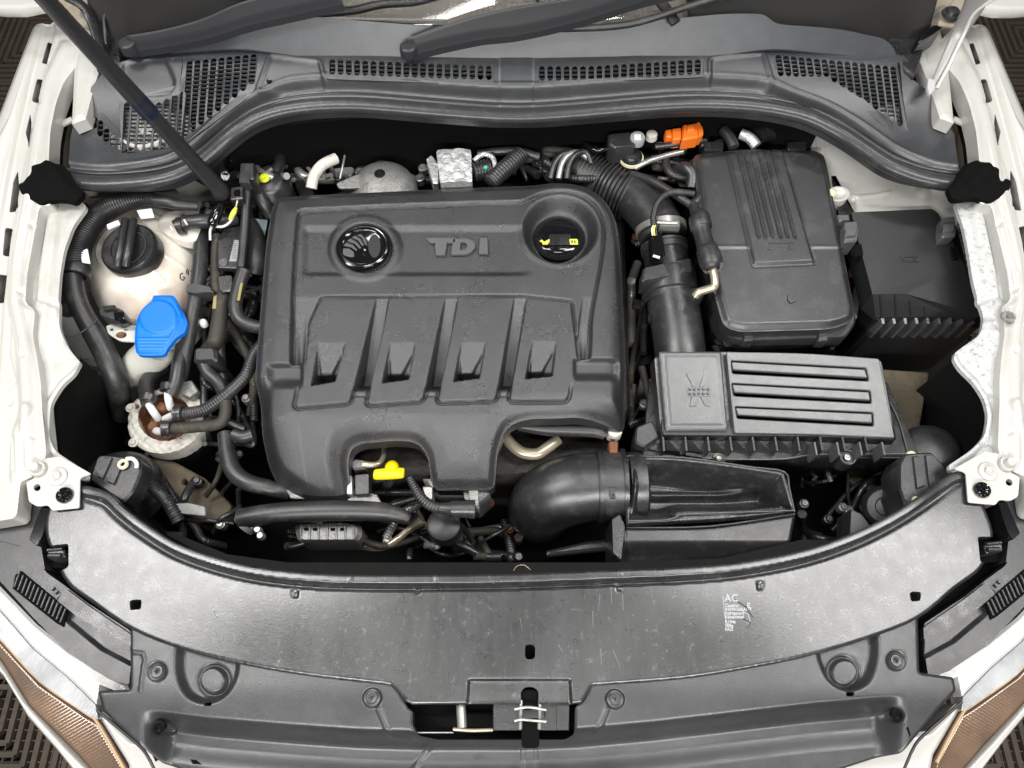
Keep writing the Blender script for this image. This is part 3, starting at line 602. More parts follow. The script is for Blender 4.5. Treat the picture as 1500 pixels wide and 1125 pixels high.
def eh(x, y):
    o = sd(EO, x, y); h = -9 * ss(-13, 0, o) ** 1.3 - 5 * ss(-34, -4, o)
    # outer frame falls away at the sides below the waist and at the front
    h -= 26 * ss(30, 0, -o) * ss(545, 600, y) * ss(600, 380, x)
    h -= 26 * ss(26, 0, -o) * ss(530, 600, y) * ss(840, 915, x)
    h -= 70 * np.clip((y - 604) / 110, 0, 2) ** 1.6
    h -= 14 * ss(440, 366, x) ** 2 * ss(545, 575, y)
    h -= 16 * ss(885, 925, x) ** 2 * ss(300, 420, y)
    q = sd(IN, x, y); h -= 7.5 * ss(3.0, .9, np.abs(q)) + 3.0 * ss(1, -2.5, q)
    h -= 9 * ss(0, -12, q) * ss(800, 864, x) * ss(470, 522, y)
    h -= 6 * ss(-2, -10, q) * ss(470, 430, x) * ss(440, 530, y)
    # side notches (ledges) left and right below the inset
    n1 = np.minimum(ss(531, 536, y) * ss(572, 548, y), 1) * ss(386, 400, x) * ss(446, 436, x); h -= 12 * n1
    n2 = ss(523, 528, y) * ss(560, 540, y) * ss(838, 846, x) * ss(912, 900, x); h -= 12 * n2
    # valleys between the blades
    bmin = np.min([sd(b, x, y) for b in BLr], 0)
    xl = np.interp(y, [435, 596], [474, 436]); xr = np.interp(y, [430, 585], [850, 830])
    mid = ss(-1, 2, x - xl) * ss(1, -2, x - xr)
    v = ss(.1, 2.6, bmin) * ss(432, 440, y)
    depth = np.where(y < 548, 1.5 + 44 * np.clip((y - 436) / 112, 0, 1) ** 1.1, 41 * ss(574, 548, y) + 1)
    h -= depth * v * mid + (1 + 15 * np.clip((y - 436) / 90, 0, 1)) * v * (1 - mid) * ss(1, -2, q)
    h -= 3 * ss(2.2, .8, np.abs(y - 579)) * mid * v
    # right of the last blade: shallow slope
    # dark joint round the blade feet
    feet = ss(3.2, 1.2, np.abs(bmin - 2)) * ss(560, 575, y); h -= 6 * feet
    # pockets
    for s in SC_:
        g = sd(s, x, y); yy = np.clip((y - s[0][1]) / 56, 0, 1); cx = (s[0][0] + s[1][0]) / 2 + (y - s[0][1]) * -.28
        wv = 21 * (1 - yy * .92); side = ss(0, 2.5, np.abs(x - cx) - wv) ; h -= ss(.6, -2.2, g) * (.5 + 15 * yy + side * (1 + 10 * yy) + 30 * ss(.70, .76, yy))
    # badge ring and recessed band
    rr = np.hypot(x - 534, (y - 362) / .88)
    band = ss(327, 337, y) * ss(404, 394, y) * ss(440, 452, x) * ss(786, 750, x)
    h -= 4.5 * band * ss(46, 58, rr) * ss(52, 60, np.hypot(x - 820, (y - 343) / .86))
    h += 2.0 * ss(58, 50, rr) * ss(38, 44, rr) - 5 * ss(41, 38, rr)
    # bowl of the oil cap
    rc = np.hypot(x - 821, (y - 334) / .90); h += 1.2 * ss(66, 56, rc) - 30 * ss(58, 40, rc)
    return h
CAPH = ell(818, 346, 36, 30)
hf("cover_shell", EO, 0.0, eh, m_cover, res=1.45, skirt=26, par=et, holes=[ell(819, 342, 33, 27)])
# badge
bt = lathe("badge", (532, 363, -.002), [(0, 3), (29, 3), (31, 4), (33, 6), (36, 6), (38.5, 4), (39, 0), (39, -8)], m_gloss, seg=48, par=et)
lathe("badge_rim", (532, 363, .0012), [(33.2, 4), (34, 5.3), (35.2, 5.6), (36.2, 5)], m_chrome, seg=48, par=bt)
B0 = -.002
def bp_(pts, up=4.2, m=m_badge): plate("winged_arrow", pts, B0, 1.6, m, bev=.4, up=up, par=bt)
bp_(rp([(512, 388), (548, 388), (554, 383), (544, 392), (530, 394.5), (517, 392)], 1))
bp_(rp([(503, 375), (503, 366), (512, 366), (519, 371), (520, 378), (512, 378)], 2))
bp_([(504, 362), (508, 357), (518, 361), (524, 368), (522, 369), (515, 364)])
bp_([(509, 355), (514, 351), (524, 357), (530, 365), (527, 366), (520, 359)])
bp_([(516, 350), (521, 347), (529, 352), (534, 361), (531, 362), (525, 354)])
bp_([(524, 346), (530, 345), (536, 352), (539, 362), (535, 360), (531, 351)])
plate("disc_side", ell(549, 362, 9, 17), B0, 1.2, mat("badge_grey", (.03, .03, .033), .35), up=3.8, par=bt, bev=.3)
lathe("arrow_eye", (533.5, 368, .0025), [(0, 1), (1.5, 1.2), (3.2, 1.6), (4, 0)], m_chrome, par=bt, seg=14)
# raised letters T D I
def letter(name, poly, holes=()): plate(name, poly, -.006, 6, m_cover2, holes=holes, bev=.7, up=5.4, par=et)
letter("letter_t", [(625, 351), (668, 351), (667, 358), (655, 358), (652, 376), (639, 376), (638, 358), (631, 358), (628, 356)])
letter("letter_d", rp([(664, 352), (686, 352), (695, 357), (697, 364), (690, 372), (683, 375), (661, 375)], [1, 4, 4, 3, 5, 5, 1]), holes=[rp([(675, 357), (682, 357), (685, 362), (682, 368), (674, 369)], 2)])
letter("letter_i", [(703, 351), (714, 351), (715, 374), (702, 374)])
# oil filler cap
oc = thing("oil_filler_cap", "glossy black oil filler cap with yellow symbols in the round recess of the engine cover", "oil cap", 819, 345, -.03)
lathe("cap_body", (819, 344, -.022), [(0, 4), (26, 3), (33, 0), (38, -6), (40, -12), (40, -24)], m_gloss, seg=40, par=oc)
plate("grip_bar", rp([(792, 341), (848, 340), (848, 358), (793, 360)], 8), -.012, 10, m_gloss, bev=3, par=oc)
plate("grip_face", rp([(804, 343), (836, 343), (836, 358), (804, 358)], 2), -.0112, 1.5, m_black, bev=.4, par=oc)
plate("oil_can_symbol", [(790, 353), (794, 351), (797, 354), (801, 352), (805, 350), (805, 354), (802, 358), (795, 358), (794, 355)], -.0105, .8, m_inky, bev=.1, par=oc)
plate("manual_symbol", rp([(834, 350), (846, 350), (847, 358), (835, 358)], 1), -.0105, .8, m_inky, bev=.1, par=oc)
for xx in (837, 841): plate("symbol_mark", [(xx, 352), (xx + 2, 352), (xx + 2, 356), (xx, 356)], -.0100, .5, m_ink, bev=.1, par=oc)
# ================================================================== ENGINE under the cover
engp = [(402, 300), (560, 262), (880, 262), (915, 320), (925, 600), (880, 690), (720, 700), (600, 700), (520, 720), (420, 700), (380, 620)]
block("engine_block", engp, -.115, -.40, m_engine, bev=8, label="dark oily engine block hidden beneath the large plastic cover", cat="engine")
# ================================================================== BATTERY BOX
bt_ = thing("battery_box", "tall black battery box with ribbed strip on its lid beside the fuse box", "battery", 1135, 350, -.15)
BO = rp([(1016, 232), (1020, 222), (1040, 220), (1062, 217), (1100, 214), (1150, 214), (1196, 216), (1209, 222), (1214, 240), (1232, 330), (1256, 452), (1250, 468), (1220, 478), (1150, 480), (1085, 482), (1062, 474), (1052, 440), (1030, 350), (1024, 290)], [6, 5, 10, 5, 20, 20, 6, 5, 20, 30, 10, 10, 30, 30, 16, 16, 20, 30, 20])
STR = [(1066, 221), (1144, 215), (1192, 384), (1105, 388)]
def bh_(x, y):
    o = sd(BO, x, y); h = -8 * ss(-11, 0, o) ** 1.2
    q = sd(STR, x, y); h += 3.0 * ss(1.2, -1.8, q) - 1.5 * ss(2.6, 1.0, np.abs(q - 1))
    u = (x - np.interp(y, [215, 388], [1064, 1105])) / np.interp(y, [215, 388], [80, 87])
    for g in (.18, .30, .42, .56, .68, .80): h -= 1.6 * ss(.028, .012, np.abs(u - g)) * ss(1, -2, q) * ss(352, 346, y)
    h -= 1.6 * ss(360, 364, y) * ss(0, 3, q); h += .8 * ss(2, .6, np.abs(y - 361.5)) * ss(0, 3, q)
    h += 1.5 * ss(-1, -5, sd([(1120, 356), (1163, 356), (1161, 372), (1124, 372)], x, y)) * 0
    return h
hf("lid", BO, 0.0, bh_, m_batt, res=1.7, skirt=24, par=bt_)
# embossed mark: small connector symbol
for (a, b, c, d) in ((1124, 356, 1162, 358.5), (1126, 357, 1131, 364), (1156, 357, 1160, 364), (1124, 364, 1133, 367), (1153, 364, 1162, 367)): plate("embossed_mark", [(a, b), (c, b), (c, d), (a, d)], .0, 1.5, m_batt, bev=.3, up=3.9, par=bt_)
plate("embossed_mark", [(1154, 432), (1158, 430), (1160, 440), (1166, 442), (1158, 444), (1154, 440)], .0, 1.5, m_batt, bev=.3, up=.8, par=bt_)
lo = rp([(1044, 452), (1062, 490), (1090, 500), (1240, 494), (1256, 470), (1248, 440), (1100, 400)], 10)
block("lid_lip", lo, -.028, -.06, m_batt, bev=3, par=bt_)
bd = rp([(1022, 235), (1205, 228), (1240, 440), (1228, 500), (1062, 508), (1048, 470)], 6)
block("case", bd, -.05, -.30, m_black, f=.05, bev=2, par=bt_)
for k, yy in enumerate((503, 512)): block("case_rib", rp([(1046 - k * 4, yy - 6), (1232 - k * 6, yy - 9), (1228 - k * 6, yy), (1052 - k * 4, yy + 2)], 2), -.066 - .018 * k, -.070 - .018 * k, m_black2, bev=1, par=bt_)
for cx in (1098, 1207): block("lid_clip", rp([(cx - 8, 484), (cx + 6, 484), (cx + 6, 499), (cx - 8, 499)], 1), -.022, -.045, m_black2, bev=1.5, par=bt_)
block("handle_tab", rp([(1156, 480), (1180, 480), (1182, 486), (1156, 486)], 1), -.018, -.03, m_batt, bev=1, par=bt_)
for cx in (1046, 1148 + 20): block("rear_hinge", rp([(cx - 14, 208), (cx + 14, 207), (cx + 14, 218), (cx - 14, 219)], 2), -.002, -.02, m_black, bev=1, par=bt_)
block("side_bracket", rp([(1196, 222), (1212, 232), (1230, 320), (1250, 322), (1262, 330), (1240, 290)], 2), -.03, -.12, m_black, bev=1, label="dark bracket plate in the gap between the battery lid and the white panel", cat="bracket")
# ================================================================== FUSE BOX
ft = thing("fuse_box", "matt black fuse box with ribbed sloping front and grey side clips", "fuse box", 1340, 400, -.2)
z0 = -.01
Vt = {'a': (1247, 311, z0), 'b': (1365, 306, z0), 'c': (1413, 388, z0 - .004), 'd': (1326, 430, z0), 'e': (1278, 431, z0), 'f': (1400, 463, z0 - .034), 'g': (1434, 461, z0 - .020), 'h': (1283, 465, z0 - .036), 'k': (1374, 312, z0 - .002)}
keys = list(Vt); W = P(*np.array([Vt[k] for k in keys]).T)
I = {k: i for i, k in enumerate(keys)}
F = [[I[q] for q in s] for s in ("adb"[::1],)] 
top = [("a", "e", "d", "c", "k", "b"), ("d", "f", "g", "c"), ("e", "h", "f", "d")]
F = [tuple(I[q] for q in s) for s in top]
rim = ["a", "e", "h", "f", "g", "c", "k", "b"]; Wl = W.copy(); Wl[:, 2] = z0 - .044; n = len(keys)
F += [(I[rim[i]], I[rim[i]] + n, I[rim[(i + 1) % 8]] + n, I[rim[(i + 1) % 8]]) for i in range(8)]
fl_ = emit("lid", np.concatenate([W, Wl]), F, m_fuse, par=ft, smooth=False)
for k in range(5):
    x = 1290 + k * 21.5; yb = 465; yt = 431 if k < 2 else 431 + (k - 1) * 9.5
    plate("front_rib", [(x - 1.2, yt), (x + 1.2, yt), (x + 3, yb), (x + .5, yb)], lambda x_, y_: z0 + .0015 - .036 * (y_ - 431) / 34, 2.5, m_black, bev=.3, par=ft)
body = [(1256, 325), (1400, 318), (1436, 464), (1284, 468)]
block("case", rp(body, 6), -.052, -.24, m_fuse, f=.16, bev=3, par=ft)
for k in range(9):
    x = 1290 + k * 16.5
    V = P(*np.array([(x, 463, -.048), (x + 4, 463, -.048), (x + 6, 474, -.052), (x + 2, 474, -.052), (x + 2, 462, -.13), (x + 4, 462, -.13)]).T)
    a, b, c, d = V[:4]; e = d.copy(); e[2] = -.10; g = c.copy(); g[2] = -.10; h_ = a.copy(); h_[2] = -.11; i_ = b.copy(); i_[2] = -.11
    emit("vertical_rib", [a, b, c, d, h_, i_, g, e], [(0, 3, 2, 1), (3, 7, 6, 2), (0, 4, 7, 3), (1, 2, 6, 5)], m_air, par=ft, smooth=False)
block("lower_skirt", rp([(1270, 470), (1440, 462), (1436, 480), (1280, 486)], 4), -.10, -.26, m_fuse, bev=4, par=ft)
def clip(x, y, s=1):
    c = block("side_clip", rp([(x - 10, y - 12), (x + 8, y - 14), (x + 11, y + 2), (x + 9, y + 16), (x - 10, y + 18), (x - 12, y + 4)], 2), .008, -.03, m_air, bev=2, par=ft)
    block("clip_step", rp([(x - 9, y - 2), (x + 9, y - 3), (x + 7, y + 8), (x - 9, y + 9)], 1), .014, .0, m_air, bev=2, par=c)
clip(1247, 337); clip(1391, 330)
block("side_clip", rp([(1226, 314), (1244, 314), (1246, 323), (1230, 324)], 2), -.0, -.02, m_air, bev=2, par=ft)
for (x, y) in ((1256, 366), (1398, 370)): block("clip_slot", rp([(x - 6, y - 8), (x + 6, y - 9), (x + 9, y + 8), (x - 3, y + 9)], 2), z0 + .0025, z0 - .01, m_gloss, bev=.5, par=ft)
for (a, b, c, d) in ((1317, 375, 1345, 377), (1321, 377, 1324, 381), (1338, 377, 1341, 381), (1320, 382, 1346, 384)): plate("embossed_mark", [(a, b), (c, b), (c, d), (a, d)], z0, 1.2, m_black2, bev=.2, up=.9, par=ft)
fb = lambda x, y: z0 - .0005 - .024 * np.clip(((x - 1326) * .38 + (y - 430)) / 48, 0, 1)
for (a, b, c, d) in ((1399, 441, 1410, 442), (1399, 441, 1400, 450), (1409, 441, 1410, 450), (1399, 449, 1410, 450), (1399, 445, 1410, 446), (1404, 441, 1405, 450)): plate("book_symbol", [(a, b), (c, b), (c, d), (a, d)], fb, .8, m_inkw, bev=.1, up=1.2, par=ft)
plate("arrow_symbol", [(1383, 446), (1386, 442), (1389, 446), (1387, 446), (1387, 452), (1385, 452), (1385, 446)], fb, .8, m_inkw, bev=.1, up=1.2, par=ft)
# ================================================================== AIR FILTER BOX
at_ = thing("air_filter_box", "grey topped air filter box with three long louvres and embossed square panel", "air filter box", 1130, 590, -.1)
za = -.03
zf = lambda x, y: -.026 - .030 * (np.asarray(y, float) - 515) / 125
sq = rp([(966, 514), (1057, 514), (1067, 630), (976, 630)], 2)
hf("square_panel", sq, zf, lambda x, y: -3 * ss(-3.5, 0, sd(sq, x, y)) - .8 * ss(2, 1, np.abs(sd(sq, x, y) + 6)), m_air, res=1.7, skirt=34, par=at_)
lv = rp([(1064, 515), (1180, 517), (1288, 525), (1311, 642), (1190, 636), (1076, 634)], [3, 30, 4, 3, 30, 3])
rows = [((1071, 529), (1268, 540), (1272, 557), (1073, 545)), ((1072, 562), (1274, 573), (1276, 590), (1075, 578)), ((1077, 596), (1278, 605), (1279, 623), (1080, 611))]
holes_ = []
for r in rows:
    (x0, y0), (x1, y1), (x2, y2), (x3, y3) = r
    holes_.append(rp([(x0, y0 - 1), (x1 + 1, y1 - 1), (x2 + 1, y2 + 1), (x3, y3 + 2)], 3))
plate("louvred_panel", lv, zf, 12, m_air, holes=holes_, bev=1.4, par=at_)
for r in rows:
    (x0, y0), (x1, y1), (x2, y2), (x3, y3) = r
    plate("louvre", rp([(x0 + 1, y0 + 1), (x1 - 1, y1 + 1), (x2 - 1, y2 - 3.8), (x3 + 1, y3 - 3.8)], 2), lambda x, y, r=r: zf(x, y) + .003, 6, m_air, bev=1.3, par=at_)
block("louvre_well", [(1066, 520), (1284, 530), (1300, 634), (1080, 628)], -.058, -.07, m_foam_void, bev=1, par=at_)
jb = [(958, 524), (962, 513), (1290, 525), (1318, 640), (1312, 652), (965, 640), (944, 652)]
jb = [(958, 522), (1060, 514), (1292, 527), (1314, 645), (1190, 640), (968, 638)]
block("lid_body", rp(jb, 5), -.060, -.085, m_black, bev=3, f=-.015, par=at_)
fp = [(940, 560), (960, 525), (1300, 528), (1340, 664), (1334, 676), (1180, 672), (1060, 672), (930, 655)]
plate("lid_skirt", rp(jb, 5), lambda x, y: zf(x, y) - .010, 30, m_black, bev=2, holes=[[(1072, 524), (1280, 532), (1290, 630), (1084, 624)]], par=at_)
plate("flange", [(934, 640), (960, 600), (1300, 560), (1345, 662), (1336, 668), (1290, 668), (1180, 668), (1150, 673), (1060, 676), (1010, 668), (936, 656)], -.078, 5, m_black, bev=1, par=at_)
tube("flange_rim", [(1030, 671, -.076), (1080, 673, -.076), (1150, 672, -.076), (1188, 666, -.076), (1250, 665, -.076), (1330, 665, -.076)], 1.3, m_air, n=3, seg=6, par=at_)
tube("flange_rim", [(1330, 665, -.076), (1318, 620, -.076), (1304, 590, -.076)], 1.1, m_air, n=3, seg=6, par=at_)
block("lower_case", rp([(950, 560), (1290, 545), (1330, 672), (940, 668)], 5), -.082, -.22, m_black, f=.08, bev=2, par=at_)
for k in range(10):
    x = 972 + k * 33 if k < 10 else 0
    V, F = boxVF((x, 650, -.055), 2.5, 22, 24); emit("lid_rib", V, F, m_black2, par=at_, smooth=False)
for k in range(4):
    V, F = boxVF((1195 + k * 33, 657, -.045), 2.5, 20, 34); emit("flange_rib", V, F, m_air, par=at_, smooth=False)
for k in range(7):
    x = 970 + k * 33; V = P(*np.array([(x, 658, -.072), (x + 26, 662, -.072), (x + 10, 646, -.055), (x, 646, -.055), (x + 26, 674, -.09), (x, 672, -.09)]).T); emit("gusset", V, [(0, 1, 2, 3), (0, 5, 4, 1)], m_black2, par=at_, smooth=False)
sb = lathe("screw_boss", (1241, 670, -.066), [(0, 2), (4, 2), (5, 0), (8, 0), (9, 3), (12, 3), (13, 0), (13, -25)], m_black2, par=at_, seg=24)
lathe("screw_head", (1241, 670, -.062), [(0, 1), (2, 2.5), (4.5, 2), (5, 0)], m_steel, par=sb, seg=12)
sb = lathe("screw_boss", (1053, 672, -.074), [(0, 2), (4, 2), (5, 0), (9, 1), (10, -12)], m_black2, par=at_, seg=20)
lathe("screw_head", (1053, 672, -.069), [(0, 1), (3.5, 2), (4.5, 0)], m_brass, par=sb, seg=12)
sb = lathe("screw_boss", (938, 650, -.07), [(0, 4), (5, 4), (7, 2), (10, -2), (11, -25)], m_black2, par=at_, seg=20)
block("corner_lug", rp([(932, 625), (956, 615), (966, 640), (945, 655), (930, 648)], 4), -.05, -.10, m_black2, bev=3, par=at_)
lathe("cream_grommet", (1335, 669, -.075), [(0, -2), (3, -2), (4, 3), (8, 3), (9, -3)], m_cream, label="small cream grommet at the front corner of the air filter box", cat="grommet", seg=20)
# embossed figure on the square panel: crossed straps with a dotted block
for pl in ([(1005, 548), (1011, 544), (1021, 562), (1019, 568), (1014, 566)], [(1030, 550), (1038, 553), (1032, 566), (1024, 568)], [(1013, 581), (1022, 581), (1020, 595), (1010, 596)], [(1026, 581), (1034, 582), (1040, 596), (1032, 594)]):
    plate("embossed_strap", pl, zf, 1.4, m_air, bev=.3, up=1.7, par=at_)
plate("embossed_block", rp([(1006, 566), (1041, 567), (1041, 581), (1006, 580)], 1), zf, 1.2, m_air, bev=.3, up=.9, par=at_)
for r in range(2):
    for c in range(5): lathe("embossed_dot", (1010.5 + c * 6.6, 570 + r * 6.5, float(zf(0, 570 + r * 6.5)) + .0012), [(0, .2), (1.1, .2), (1.9, .9), (2.5, -.3)], m_air, par=at_, seg=8)
# ================================================================== INTAKE PIPE (air meter) and bellows
it = thing("intake_pipe", "black air meter pipe rising from the air filter box with a silver clamp", "intake pipe", 985, 430, -.1)
tube("lower_pipe", [(998, 540, -.085), (995, 505, -.075), (990, 468, -.07), (985, 440, -.068)], 37, m_black2, par=it, n=5, seg=36)
lathe("collar", (980, 422, -.068), [(36, 26), (40, 24), (41, 20), (41, -14), (38, -16), (38, -26)], m_black2, axis=(-.07, 1, .12), par=it, seg=40)
tube("sensor_section", [(984, 432, -.066), (978, 395, -.060), (972, 362, -.055)], 32, m_black, par=it, n=4, seg=32)
block("sensor_housing", rp([(942, 392), (1013, 377), (1015, 397), (980, 404), (940, 412)], 3), -.022, -.06, m_black2, bev=3, par=it)
block("sensor_step", rp([(1005, 400), (1018, 398), (1018, 430), (1006, 430)], 2), -.045, -.09, m_black2, bev=2, par=it)
lathe("hose_clamp", (968, 337, -.052), [(34, 6), (37, 6), (37, -5), (34, -5)], m_steel, axis=(-.1, 1, .2), par=it, seg=40)
lathe("rubber_cuff", (973, 366, -.054), [(31, 10), (34, 9), (34, 5), (32.5, 4), (34, 3), (34, -6), (31, -7)], m_rubber, axis=(-.1, 1, .2), par=it, seg=40)
cs = block("clamp_screw_bracket", rp([(965, 322), (997, 323), (997, 332), (966, 331)], 1), -.012, -.03, m_steel, bev=2, par=it)
tube("clamp_screw", [(962, 326, -.010), (992, 327, -.010)], 3, m_steel, n=2, par=cs, seg=10)
tube("rubber_bend", [(972, 350, -.055), (962, 326, -.056), (944, 302, -.062), (925, 284, -.07)], 34, m_rubber, par=it, n=5, seg=32)
pg = block("sensor_plug", rp([(952, 342), (970, 338), (976, 372), (968, 378), (954, 374)], 3), -.008, -.03, m_gloss, bev=3, label="small black sensor plug with pale wires on the air meter pipe", cat="connector")
for k, (dx, m) in enumerate(((0, m_label), (3, m_inky), (6, m_rubber))): tube("wire", [(956 + dx, 345, -.004), (955 + dx, 336, .0), (958 + dx, 328, .0)], 1.2, m, par=pg, seg=6)
tube("corrugated_conduit", [(958, 330, 0), (957, 318, .002), (962, 300, .004), (974, 286, .006), (990, 281, .004), (1016, 284, -.004)], 4.6, m_rubber, corr=3.2, label="thin ribbed wiring conduit arching from the air meter plug towards the battery", cat="conduit", n=6)
tube("bellows_hose", [(842, 246, -.07), (858, 254, -.07), (878, 264, -.07), (900, 276, -.07), (926, 290, -.072)], 33, m_rubber, corr=5.6, ca=.17, label="wide ribbed black bellows hose behind the right of the engine cover", cat="air hose", n=8, seg=32)
tube("bellows_cuff", [(845, 256, -.07), (866, 263, -.068), (880, 270, -.068)], 31, m_rubber, label="smooth black cuff at the left end of the bellows hose", cat="hose cuff", seg=28)
it2 = thing("inline_valve", "thick black inline valve hose beside the battery with a metal elbow", "hose valve", 1035, 350, -.02)
tube("valve_body", [(1015, 300, 0.016, 7), (1020, 312, 0.018, 9), (1024, 318, 0.018, 15), (1027, 334, 0.018, 16), (1028, 338, 0.018, 13), (1034, 362, 0.018, 13.5), (1036, 366, 0.018, 16), (1042, 386, 0.018, 17), (1044, 392, 0.016, 12)], 14, m_rubber, n=3, seg=24, par=it2)
lathe("metal_ring", (1044, 391, 0.016), [(10, 3), (14, 3), (15, 0), (14, -3), (10, -3)], m_steel, axis=(-.15, 1, 0), par=it2)
tube("metal_elbow", [(1044, 394, 0.016), (1047, 410, 0.012), (1046, 420, 0.008), (1036, 424, 0.004), (1024, 428, 0.000), (1018, 434, -0.006)], 6, m_brass, par=it2, n=5)
lathe("pipe_stub", (1017, 437, -.045), [(6, 14), (10, 14), (11, 10), (11, -20)], m_black2, axis=(.1, .1, 1), label="black pipe stub on the air meter pipe holding the metal elbow", cat="pipe stub")
tube("vacuum_hose", [(925, 256, -.035), (952, 264, -.02), (978, 278, -.012), (1000, 292, -.008), (1014, 302, -.01)], 6, m_rubber, label="black vacuum hose running above the bellows to the inline valve", cat="hose", n=5)
tube("vacuum_hose", [(1014, 300, -.012), (1024, 290, -.01), (1026, 276, -.02), (1034, 270, -.03)], 7, m_rubber, label="short black hose looping up against the left edge of the battery lid", cat="hose", n=5)
# ================================================================== INTAKE ELBOW AND SCOOP
el = thing("intake_elbow", "big smooth black elbow duct with clipped collar right of the dipstick", "air duct", 830, 720, -.12)
tube("elbow", [(890, 712, -.10, 50), (868, 713, -.10, 50), (845, 716, -.102, 51), (822, 722, -.11, 51), (804, 731, -.125, 50), (794, 740, -.15, 49), (790, 746, -.19, 48), (790, 748, -.30, 46)], 49, m_black2, n=6, seg=48, par=el)
tube("collar", [(874, 712, -.099), (914, 712, -.098)], 52.5, m_black2, n=2, seg=48, par=el)
tube("collar_lip", [(908, 712, -.098), (914, 712, -.098)], 55, m_black, n=2, seg=48, par=el)
tube("collar_bead", [(874, 712, -.099), (879, 712, -.099)], 54, m_black2, n=2, seg=48, par=el)
for (x, y) in ((893, 674), (894, 722)): plate("collar_clip", rp([(x, y - 7), (x + 8, y - 7), (x + 8, y - 4), (x + 4, y - 4), (x + 4, y + 4), (x + 8, y + 4), (x + 8, y + 8), (x, y + 8)], 1), lambda xx, yy: -.098 + .0545 * np.sqrt(np.clip(1 - ((yy - 705) / 62) ** 2, 0, 1)), 3, m_black2, bev=.6, par=el)
sc_t = thing("intake_scoop", "open black air intake scoop with long hollow mouth at the front of the bay", "air scoop", 1040, 730, -.15)
SO = rp([(914, 668), (980, 667), (1060, 676), (1150, 690), (1158, 715), (1167, 750), (1120, 757), (1040, 764), (918, 770)], [4, 30, 40, 4, 10, 3, 30, 30, 4])
SI = rp([(922, 672), (980, 672), (1060, 681), (1145, 694), (1152, 717), (1160, 746), (1100, 752), (1002, 754), (990, 758), (975, 762), (922, 762)], [4, 30, 40, 4, 10, 3, 30, 20, 10, 12, 4])
def sh(x, y):
    q = sd(SI, x, y); h = -3 * ss(-3, 0, sd(SO, x, y))
    yc = np.interp(x, [920, 1160], [700, 712]); dep = np.interp(x, [920, 960, 1060, 1160], [10, 42, 50, 46])
    d1 = np.interp(x, [915, 1160], [40, 22])
    h -= ss(1, -4, q) * dep * ss(0, -30, q)
    h -= 4 * ss(1, -3, q)
    h += 12 * ss(9, 0, np.abs(y - np.interp(x, [940, 1110], [716, 712]))) * ss(1, -20, q) * ss(920, 960, x) * ss(1120, 1090, x)
    h += 34 * ss(30, 4, np.hypot(x - 920, (y - 712) * .62)) * ss(1, -6, q)
    h -= 22 * ss(736, 752, y) * ss(1, -4, q) * ss(975, 1000, x)
    return h
hf("scoop_shell", SO, -.062, sh, m_black, res=1.6, skirt=30, par=sc_t)
rim = [(922, 763), (972, 762), (992, 757), (1004, 753), (1100, 750), (1163, 748)]
tube("scoop_rim", [(x, y, -.0625) for x, y in rim], 1.6, m_air, n=4, seg=8, par=sc_t)
tube("scoop_rim", [(x, y, -.0625) for x, y in ((1164, 750), (1156, 714), (1149, 691), (1100, 684), (1000, 670), (916, 668))], 1.5, m_black2, n=3, seg=8, par=sc_t)
fx = rp([(906, 772), (1040, 772), (1166, 752), (1158, 796), (1060, 815), (906, 822)], [3, 30, 3, 6, 30, 3])
hf("front_box", fx, -.075, lambda x, y: -3 * ss(-4, 0, sd(fx, x, y)) - 20 * ss(790, 822, y) - 2 * ss(3, 1, np.abs(x - 917)), m_black2, res=2, skirt=60, par=sc_t)
tube("scoop_rim", [(918, 773, -.073), (1040, 771, -.073), (1164, 753, -.073)], 1.6, m_air, n=4, seg=8, par=sc_t)
block("end_wall", rp([(896, 760), (908, 752), (916, 770), (910, 822), (898, 812)], 2), -.068, -.16, m_black, bev=2, par=sc_t)
for x in (923, 929): plate("collar_slot", [(x, 724), (x + 2.5, 724), (x + 1.5, 742), (x - 1, 742)], -.060, 3, m_foam_void, bev=.2, par=sc_t)
lathe("scoop_throat", (930, 712, -.098), [(46, 12), (49, 12), (50, 0), (49, -12)], m_black2, axis=(1, 0, 0), par=sc_t, seg=40)
plate("lower_duct", rp([(800, 806), (860, 792), (905, 788), (905, 804), (800, 815)], 4), -.16, 14, m_black2, bev=5, label="low dark duct edge under the elbow at the front of the bay", cat="duct")
# ================================================================== COOLANT TANK
ct_ = thing("coolant_tank", "round milky coolant tank with black screw cap and handwriting on it", "coolant tank", 215, 400, -.12)
TO = cr([(134, 405), (138, 365), (156, 332), (196, 312), (245, 308), (284, 326), (300, 362), (300, 410), (284, 462), (258, 492), (215, 498), (172, 482), (146, 452)], 6, True)
def tk(x, y):
    q = np.clip(-sd(TO, x, y), 0, 70) / 70; h = 78 * np.sqrt(1 - (1 - q) ** 2)
    for l in (((222, 408), (262, 440)), ((258, 378), (302, 396)), ((205, 428), (216, 458)), ((240, 345), (296, 372)), ((228, 392), (300, 420))):
        h += 1.6 * ss(3, .8, sd(l, x, y, False))
    h -= 14 * ss(52, 30, np.hypot(x - 187, (y - 365) / .9)) * 0
    return h
hf("tank_shell", TO, -.11, tk, m_milk, res=1.8, skirt=50, par=ct_)
hf("tank_shoulder", cr([(232, 330), (262, 318), (292, 330), (302, 350), (280, 362), (250, 352)], 5, True), -.05, lambda x, y: 20 * np.sqrt(np.clip(1 - (np.hypot(x - 267, y - 340) / 40) ** 2, 0, 1)), m_milk, res=1.8, skirt=20, par=ct_)
lathe("neck", (188, 366, -.045), [(0, 12), (42, 12), (44, 8), (44, -10), (46, -20)], m_milk, axis=(-.05, -.1, 1), par=ct_, seg=40)
